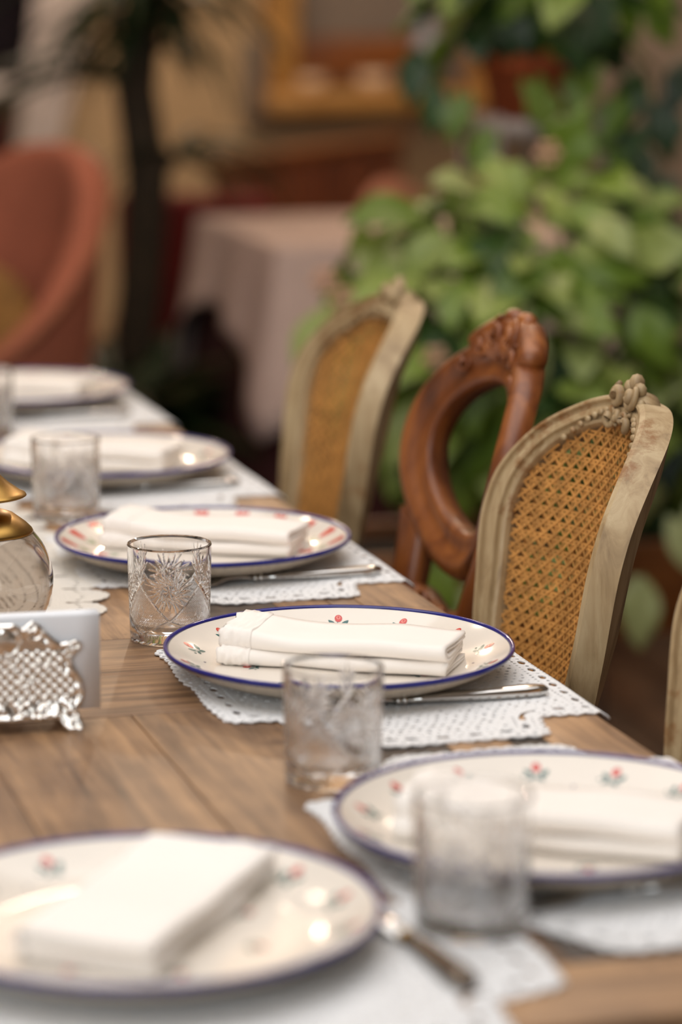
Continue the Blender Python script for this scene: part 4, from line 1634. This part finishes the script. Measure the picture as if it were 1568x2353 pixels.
# piping that follows the rim of the shell
pts = []
for i in range(65):
    a = math.radians(-128 + 4 * i)
    k = abs(a) / math.radians(128)
    h = 0.93 - 0.36 * (3 * k ** 2 - 2 * k ** 3) ** 1.2
    pts.append((0.292 * math.cos(a) * 1.02, 0.292 * math.sin(a) * 1.05, h + 0.004))
MB().tube(pts, 0.007, 8).build('piping', M['rust'], tub)
b = MB()
b.lathe([(0, 0.18), (0.20, 0.18), (0.215, 0.22), (0.215, 0.40), (0.20, 0.43), (0.12, 0.45), (0, 0.455)], 40)
b.build('seat', M['salmon'], tub)
for a in (45, 135, 225, 315):
    MB().tube([(0.19 * math.cos(math.radians(a)), 0.19 * math.sin(math.radians(a)), 0.17), (0.21 * math.cos(math.radians(a)), 0.21 * math.sin(math.radians(a)), 0.0)], [0.02, 0.013], 10).build('leg', M['brownwood'], tub)
cush = MB().ball((0, 0, 0), (0.075, 0.17, 0.145), 28)
o = cush.build('cushion', M['gold'])
o.location, o.rotation_euler = (0.850, 5.31, 0.60), (0.1, 0.25, 0.5)
tag(o, 'gold brown cushion lying in the salmon tub armchair', 'cushion')

# ------------------------------------------------------------------ dark red chair and russet bench behind the small table
rc_ = empty('upholstered_chair', (1.65, 6.80, 0), math.radians(250), 'dark red upholstered chair behind the small draped table', 'chair')
b = MB()
b.box((0.0, 0, 0.0), (0.06, 0.36, 0.36), 0.025, Matrix.Rotation(0.14, 4, 'Y'))
b.build('backrest', M['darkred'], rc_, loc=(0.20, 0, 0.57))
MB().box((0, 0, 0.435), (0.40, 0.40, 0.07), 0.025).build('seat', M['darkred'], rc_)
for sx in (-0.17, 0.17):
    for sy in (-0.17, 0.17):
        MB().tube([(sx, sy, 0.42), (sx * 1.06, sy * 1.03, 0.0)], [0.018, 0.013], 10).build('leg', M['brownwood'], rc_)

bench = empty('wooden_bench', (2.26, 7.36, 0), math.radians(48), 'russet wooden bench with boarded back against the ochre wall side', 'bench')
for k in range(9):
    MB().box((-0.48 + 0.12 * k, 0.20, 0.615), (0.116, 0.022, 0.29), 0.004).build('back_board', M['rust'], bench)
MB().box((0, 0.20, 0.775), (1.12, 0.05, 0.035), 0.006).build('top_rail', M['brownwood'], bench)
for k in range(3):
    MB().box((0, -0.17 + 0.14 * k, 0.43), (1.10, 0.134, 0.03), 0.004).build('seat_board', M['rust'], bench)
for sx in (-0.50, 0.50):
    for sy in (-0.19, 0.20):
        MB().box((sx, sy, 0.21), (0.05, 0.05, 0.42), 0.004).build('leg', M['rust'], bench)
o = MB().ball((0, 0, 0), (0.19, 0.07, 0.16), 28).build('cushion', M['pinkcushion'])
o.location, o.rotation_euler = (2.27, 7.26, 0.56), (-0.2, 0, math.radians(48))
tag(o, 'dusty pink cushion leaning on the russet bench', 'cushion')

# ------------------------------------------------------------------ plants


def leaf_mesh(name, mat, kind, n=8, wv=0.0):
    """leaf of unit length along +x, facing +z"""
    b = MB()
    vs, fs = [], []
    m = 3
    for i in range(n + 1):
        t = i / n
        if kind == 'heart':
            wd = 0.40 * (math.sin(PI * min(1, t * 0.93 + 0.07)) ** 0.75) * (1.25 - 0.75 * t)
            back_ = 0.10
        elif kind == 'ovate':
            wd = 0.30 * math.sin(PI * (0.04 + 0.96 * t)) ** 0.8 * (1.15 - 0.4 * t)
            back_ = 0.02
        elif kind == 'ivy':
            wd = 0.36 * math.sin(PI * (0.05 + 0.95 * t)) ** 0.6 * (1.2 - 0.7 * t) * (1 + 0.25 * math.cos(t * 12))
            back_ = 0.08
        else:
            wd = 0.085 * math.sin(PI * (0.06 + 0.94 * t)) ** 0.5 * (1.1 - 0.75 * t)
            back_ = 0.0
        for j in range(-m, m + 1):
            u = j / m
            droop = -0.22 * t * t if kind != 'strap' else -0.75 * t ** 2.2
            fold = 0.16 * abs(u) * wd * 2 - 0.05 * (abs(u) ** 2) + wv * math.sin(9 * t + 3 * u) * abs(u)
            vs.append((t - back_ * abs(u) * (1 - t) ** 3 * 2 - (0.25 * t ** 2 if kind == 'strap' else 0), u * wd, droop + fold))
    w = 2 * m + 1
    for i in range(n):
        for j in range(w - 1):
            fs.append((i * w + j, (i + 1) * w + j, (i + 1) * w + j + 1, i * w + j + 1))
    b.add(vs, fs)
    return mesh(name, b.v, b.f, mat, True)


LEAVES = {k: [leaf_mesh('leaf', M[mt], kd, wv=wv) for kd, wv in (('heart', 0.02), ('ovate', 0.03), ('ivy', 0.03))] for k, mt in (('bright', 'leaf'), ('mid', 'leaf_mid'), ('dark', 'leaf_dark'))}
STRAP = leaf_mesh('leaf', M['frond'], 'strap', n=12)


def put_leaf(parent, me, pos, direction, face, size):
    d = Vector(direction).normalized()
    f = Vector(face)
    f = (f - d * f.dot(d)).normalized()
    y = f.cross(d)
    mtx = Matrix((d, y, f)).transposed()
    return obj('leaf', me, parent, pos, mtx.to_euler(), (size, size, size))


CAMV = Vector((-0.32, -0.93, 0.2))


def bush(root, c, r, count, mix, smin, smax, rnd, stems=8, pot=(0, 0, 0), shell=0.55, down=0.55):
    """leaves round an ellipsoid, carried by stems from the pot"""
    tips = []
    k = 0
    while k < count:
        v = Vector((rnd.gauss(0, 1), rnd.gauss(0, 1), rnd.gauss(0, 1))).normalized()
        if v.dot(CAMV) < -0.35:
            continue
        q = shell + (1 - shell) * rnd.random() ** 0.6
        p = Vector((c[0] + r[0] * v.x * q, c[1] + r[1] * v.y * q, c[2] + r[2] * v.z * q))
        d = v * 0.5 + Vector((rnd.uniform(-0.7, 0.7), rnd.uniform(-0.7, 0.4), -down + rnd.uniform(-0.5, 0.5)))
        f = CAMV * 0.6 + Vector((0, 0, 0.75)) + v * 0.3 + Vector((rnd.uniform(-0.5, 0.5), rnd.uniform(-0.5, 0.5), rnd.uniform(-0.4, 0.5)))
        kind = rnd.choices(('bright', 'mid', 'dark'), mix)[0]
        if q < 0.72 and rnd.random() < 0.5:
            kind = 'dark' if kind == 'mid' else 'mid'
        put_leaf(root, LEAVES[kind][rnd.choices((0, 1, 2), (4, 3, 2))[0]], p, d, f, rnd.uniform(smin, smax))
        tips.append(p)
        k += 1
    for k in range(stems):
        t = tips[rnd.randrange(len(tips))]
        p0 = Vector(pot)
        mid = p0.lerp(t, 0.5) + Vector((rnd.uniform(-0.03, 0.03), rnd.uniform(-0.03, 0.03), 0.08))
        MB().tube([p0, p0.lerp(mid, 0.5) + Vector((0, 0, 0.03)), mid, mid.lerp(t, 0.55) + Vector((0, 0, 0.02)), t], [0.006, 0.005, 0.004, 0.003, 0.002], 6).build('stem', M['stem'], root)


rnd = random.Random(11)
planter = empty('planter_stand', (1.60, 4.18, 0), 0, 'brown wooden planter tray on four legs under the leafy plants', 'planter')
for y in (-0.13, 0.13):
    MB().box((0, y, 0.36), (0.80, 0.02, 0.14), 0.003).build('board', M['brownwood'], planter)
for x in (-0.39, 0.39):
    MB().box((x, 0, 0.36), (0.02, 0.238, 0.14), 0.003).build('board', M['brownwood'], planter)
MB().box((0, 0, 0.30), (0.756, 0.236, 0.02), 0.002).build('tray_base', M['brownwood'], planter)
MB().box((0, 0, 0.36), (0.752, 0.234, 0.098)).build('soil', M['soil'], planter)
for x in (-0.37, 0.37):
    for y in (-0.115, 0.115):
        MB().box((x, y, 0.145), (0.036, 0.036, 0.288), 0.003).build('leg', M['brownwood'], planter)

pl = empty('leafy_plant', (1.452, 4.13, 0.408), 0, 'big bushy plant with pale green heart shaped leaves behind the carved chairs', 'plant')
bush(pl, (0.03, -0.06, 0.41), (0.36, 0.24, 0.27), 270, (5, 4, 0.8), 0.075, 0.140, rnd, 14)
for px, py, pz, s in ((-0.47, -0.02, 0.42, 0.12), (-0.44, -0.05, 0.34, 0.11), (-0.33, -0.2, 0.05, 0.13), (-0.28, -0.2, -0.02, 0.12), (-0.36, -0.2, 0.13, 0.12), (-0.12, -0.25, 0.05, 0.12), (0.02, -0.25, 0.00, 0.12), (-0.20, -0.25, 0.10, 0.13), (0.1, -0.25, 0.09, 0.12), (-0.05, -0.26, 0.15, 0.13), (-0.30, -0.18, 0.22, 0.13), (-0.38, -0.1, 0.30, 0.12), (-0.28, -0.18, -0.10, 0.11), (0.15, -0.24, -0.04, 0.11)):
    put_leaf(pl, LEAVES[rnd.choice(('bright', 'mid'))][rnd.randrange(2)], (px + 0.14, py, pz), (rnd.uniform(-0.5, 0.5), -0.3, -0.8), CAMV + Vector((rnd.uniform(-0.3, 0.3), 0, 0.5)), s)
for px, py, pz in ((-0.36, -0.17, 0.50), (-0.33, -0.18, 0.47), (-0.07, -0.28, 0.46), (0.25, -0.26, 0.48), (0.32, -0.24, 0.49), (-0.20, -0.26, 0.38), (0.0, -0.22, 0.70)):
    b = MB()
    for q in range(6):
        a = 2 * PI * q / 6
        b.ball((0.016 * math.cos(a), -0.003, 0.016 * math.sin(a)), (0.009, 0.004, 0.007), 8)
    b.ball((0, -0.006, 0), 0.007, 8)
    b.build('blossom', M['pinkflower'], pl, loc=(px, py, pz))

pl.scale = (0.875, 0.875, 0.875)
pd = empty('dark_leaved_plant', (1.80, 4.20, 0.408), 0, 'darker loose leaved plant growing at the right end of the wooden planter', 'plant')
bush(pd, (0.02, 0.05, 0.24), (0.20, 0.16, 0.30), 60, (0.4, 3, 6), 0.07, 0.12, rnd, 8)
put_leaf(pd, LEAVES['mid'][0], (-0.36, -0.30, 0.08), (0.2, -0.2, -1), CAMV, 0.055)
put_leaf(pd, LEAVES['mid'][0], (-0.34, -0.28, 0.16), (0.3, -0.2, -1), CAMV, 0.05)
MB().tube([(-0.1, 0, 0), (-0.2, -0.1, 0.12), (-0.30, -0.25, 0.20), (-0.36, -0.30, 0.09)], [0.004, 0.0035, 0.003, 0.002], 6).build('stem', M['stem'], pd)

pd.scale = (0.875, 0.875, 0.875)
st = empty('plant_stand', (1.61, 4.43, 0), 0, 'grey two tier plant stand carrying the terracotta pot', 'plant stand')
for z in (0.699, 1.025):
    b = MB()
    b.lathe([(0, z - 0.012), (0.115, z - 0.012), (0.122, z - 0.008), (0.122, z + 0.020), (0.115, z + 0.020), (0.112, z), (0, z)], 48)
    b.build('tier', M['standmetal'], st)
for k in range(4):
    a = PI / 4 + k * PI / 2
    x, y = 0.125 * math.cos(a), 0.125 * math.sin(a)
    MB().tube([(x * 1.1, y * 1.1, 0), (x, y, 0.3), (x, y, 1.052)], 0.007, 10).build('post', M['standmetal'], st)
pt = empty('potted_ivy', (1.61, 4.43, 1.0255), 0, 'terracotta pot of trailing green leaves on the upper tier of the grey stand', 'potted plant')
MB().lathe([(0, 0), (0.072, 0), (0.092, 0.105), (0.100, 0.106), (0.102, 0.135), (0.092, 0.136), (0.088, 0.115), (0, 0.112)], 40).build('pot', M['terracotta'], pt)
MB().lathe([(0, 0.114), (0.087, 0.116), (0.05, 0.122), (0, 0.124)], 30).build('soil', M['soil'], pt)
bush(pt, (0.03, -0.02, 0.29), (0.28, 0.18, 0.15), 84, (1.2, 4, 4), 0.08, 0.125, rnd, 8, (0, 0, 0.12), 0.3, 0.2)
for px, py, pz, s, kd in ((-0.17, -0.1, 0.06, 0.085, 'mid'), (-0.13, -0.12, 0.0, 0.08, 'mid'), (-0.05, -0.13, 0.085, 0.10, 'bright'), (-0.02, -0.14, 0.03, 0.10, 'bright'), (0.06, -0.12, 0.115, 0.10, 'mid'), (0.13, -0.10, 0.06, 0.11, 'mid'), (0.15, -0.1, 0.0, 0.09, 'dark'), (0.10, -0.11, -0.03, 0.08, 'mid'),
                          (0.20, 0, 0.1, 0.11, 'dark'), (0.24, 0, 0.04, 0.11, 'dark'), (0.22, 0, -0.04, 0.10, 'dark'), (0.25, 0, -0.10, 0.09, 'dark'), (0.30, 0, 0.12, 0.11, 'dark'), (-0.22, 0, 0.14, 0.1, 'dark'), (-0.20, -0.03, 0.08, 0.09, 'dark')):
    put_leaf(pt, LEAVES[kd][rnd.randrange(3)], (px, py, pz), (rnd.uniform(-0.6, 0.6), -0.3, -0.7), CAMV + Vector((rnd.uniform(-0.3, 0.3), 0, 0.6)), s)
pt.scale = (0.875, 0.875, 0.875)
for sx, x1, z1 in ((1, 0.25, -0.10), (1, 0.22, -0.04), (-1, -0.20, 0.08)):
    MB().tube([(0, 0, 0.12), (x1 * 0.6, -0.02, 0.17), (x1 * 0.95, 0, 0.10), (x1, 0, z1)], [0.004, 0.0035, 0.003, 0.002], 6).build('stem', M['stem'], pt)

dr = empty('dracaena', (1.38, 6.27, 0), 0, 'tall dark dracaena with bare trunk and drooping strap leaves by the back wall', 'plant')
MB().lathe([(0, 0), (0.12, 0), (0.155, 0.26), (0.165, 0.27), (0.165, 0.30), (0.150, 0.30), (0.145, 0.27), (0, 0.265)], 40).build('pot', M['maroon'], dr)
MB().lathe([(0, 0.267), (0.145, 0.269), (0.08, 0.275), (0, 0.277)], 24).build('soil', M['soil'], dr)
tr = [(0, 0, 0.26), (-0.02, 0, 0.45), (0.005, 0, 0.65), (0.015, 0, 0.82), (-0.01, 0, 1.0), (0.005, 0, 1.16), (0.03, 0, 1.30)]
MB().tube(tr, [0.050, 0.048, 0.046, 0.048, 0.045, 0.044, 0.036], 14).build('trunk', M['bark'], dr)
MB().tube([(0.012, 0, 0.76), (0.045, -0.01, 0.83), (0.075, -0.02, 0.86)], [0.020, 0.016, 0.012], 10).build('branch', M['bark'], dr)
for k in range(34):
    a = rnd.uniform(0, 2 * PI)
    el = rnd.uniform(0.25, 1.3)
    put_leaf(dr, STRAP, (0.02 + 0.02 * math.cos(a), 0.02 * math.sin(a), rnd.uniform(1.16, 1.36)), (math.cos(a), math.sin(a), el), (-0.3 * math.cos(a), -0.3 * math.sin(a), 1), rnd.uniform(0.24, 0.38))
for k in range(64):
    a = rnd.uniform(0, 2 * PI)
    put_leaf(dr, STRAP, (0.01 + 0.03 * math.cos(a), 0.03 * math.sin(a), rnd.uniform(1.08, 1.22)), (math.cos(a), math.sin(a), rnd.uniform(-0.1, 0.9)), (-0.3 * math.cos(a), -0.3 * math.sin(a), 1), rnd.uniform(0.13, 0.24))
for a, el, s in ((0.15, 0.35, 0.26), (0.5, 0.9, 0.22), (-0.4, 0.5, 0.24), (-0.1, 0.0, 0.20), (1.2, 0.9, 0.2), (2.4, 0.5, 0.2), (3.0, 0.2, 0.18), (-1.2, 0.3, 0.2), (0.0, -0.2, 0.22), (0.3, 0.6, 0.25), (-0.8, 0.9, 0.22), (4.0, 0.6, 0.18)):
    put_leaf(dr, STRAP, (0.075, -0.02, 0.86), (math.cos(a), math.sin(a) * 0.6, el), (-0.3 * math.cos(a), 0, 1), s)
for a, el, s in ((3.3, 0.75, 0.46), (3.0, 0.3, 0.5), (3.6, 0.5, 0.45)):
    put_leaf(dr, STRAP, (-0.01, 0, 1.02), (math.cos(a), math.sin(a) * 0.5, el), (0.2, 0, 1), s)

fern = empty('floor_fern', (1.265, 6.02, 0), 0, 'dark low fern on the floor beside the salmon armchair', 'plant')
MB().lathe([(0, 0), (0.09, 0), (0.12, 0.20), (0.125, 0.22), (0.11, 0.22), (0.105, 0.19), (0, 0.188)], 32).build('pot', M['terracotta'], fern)
for k in range(90):
    a = rnd.uniform(0, 2 * PI)
    put_leaf(fern, STRAP, (0.02 * math.cos(a), 0.02 * math.sin(a), 0.20), (math.cos(a), math.sin(a), rnd.uniform(1.6, 4.5)), (-math.cos(a), -math.sin(a), 0.5), rnd.uniform(0.38, 0.66))
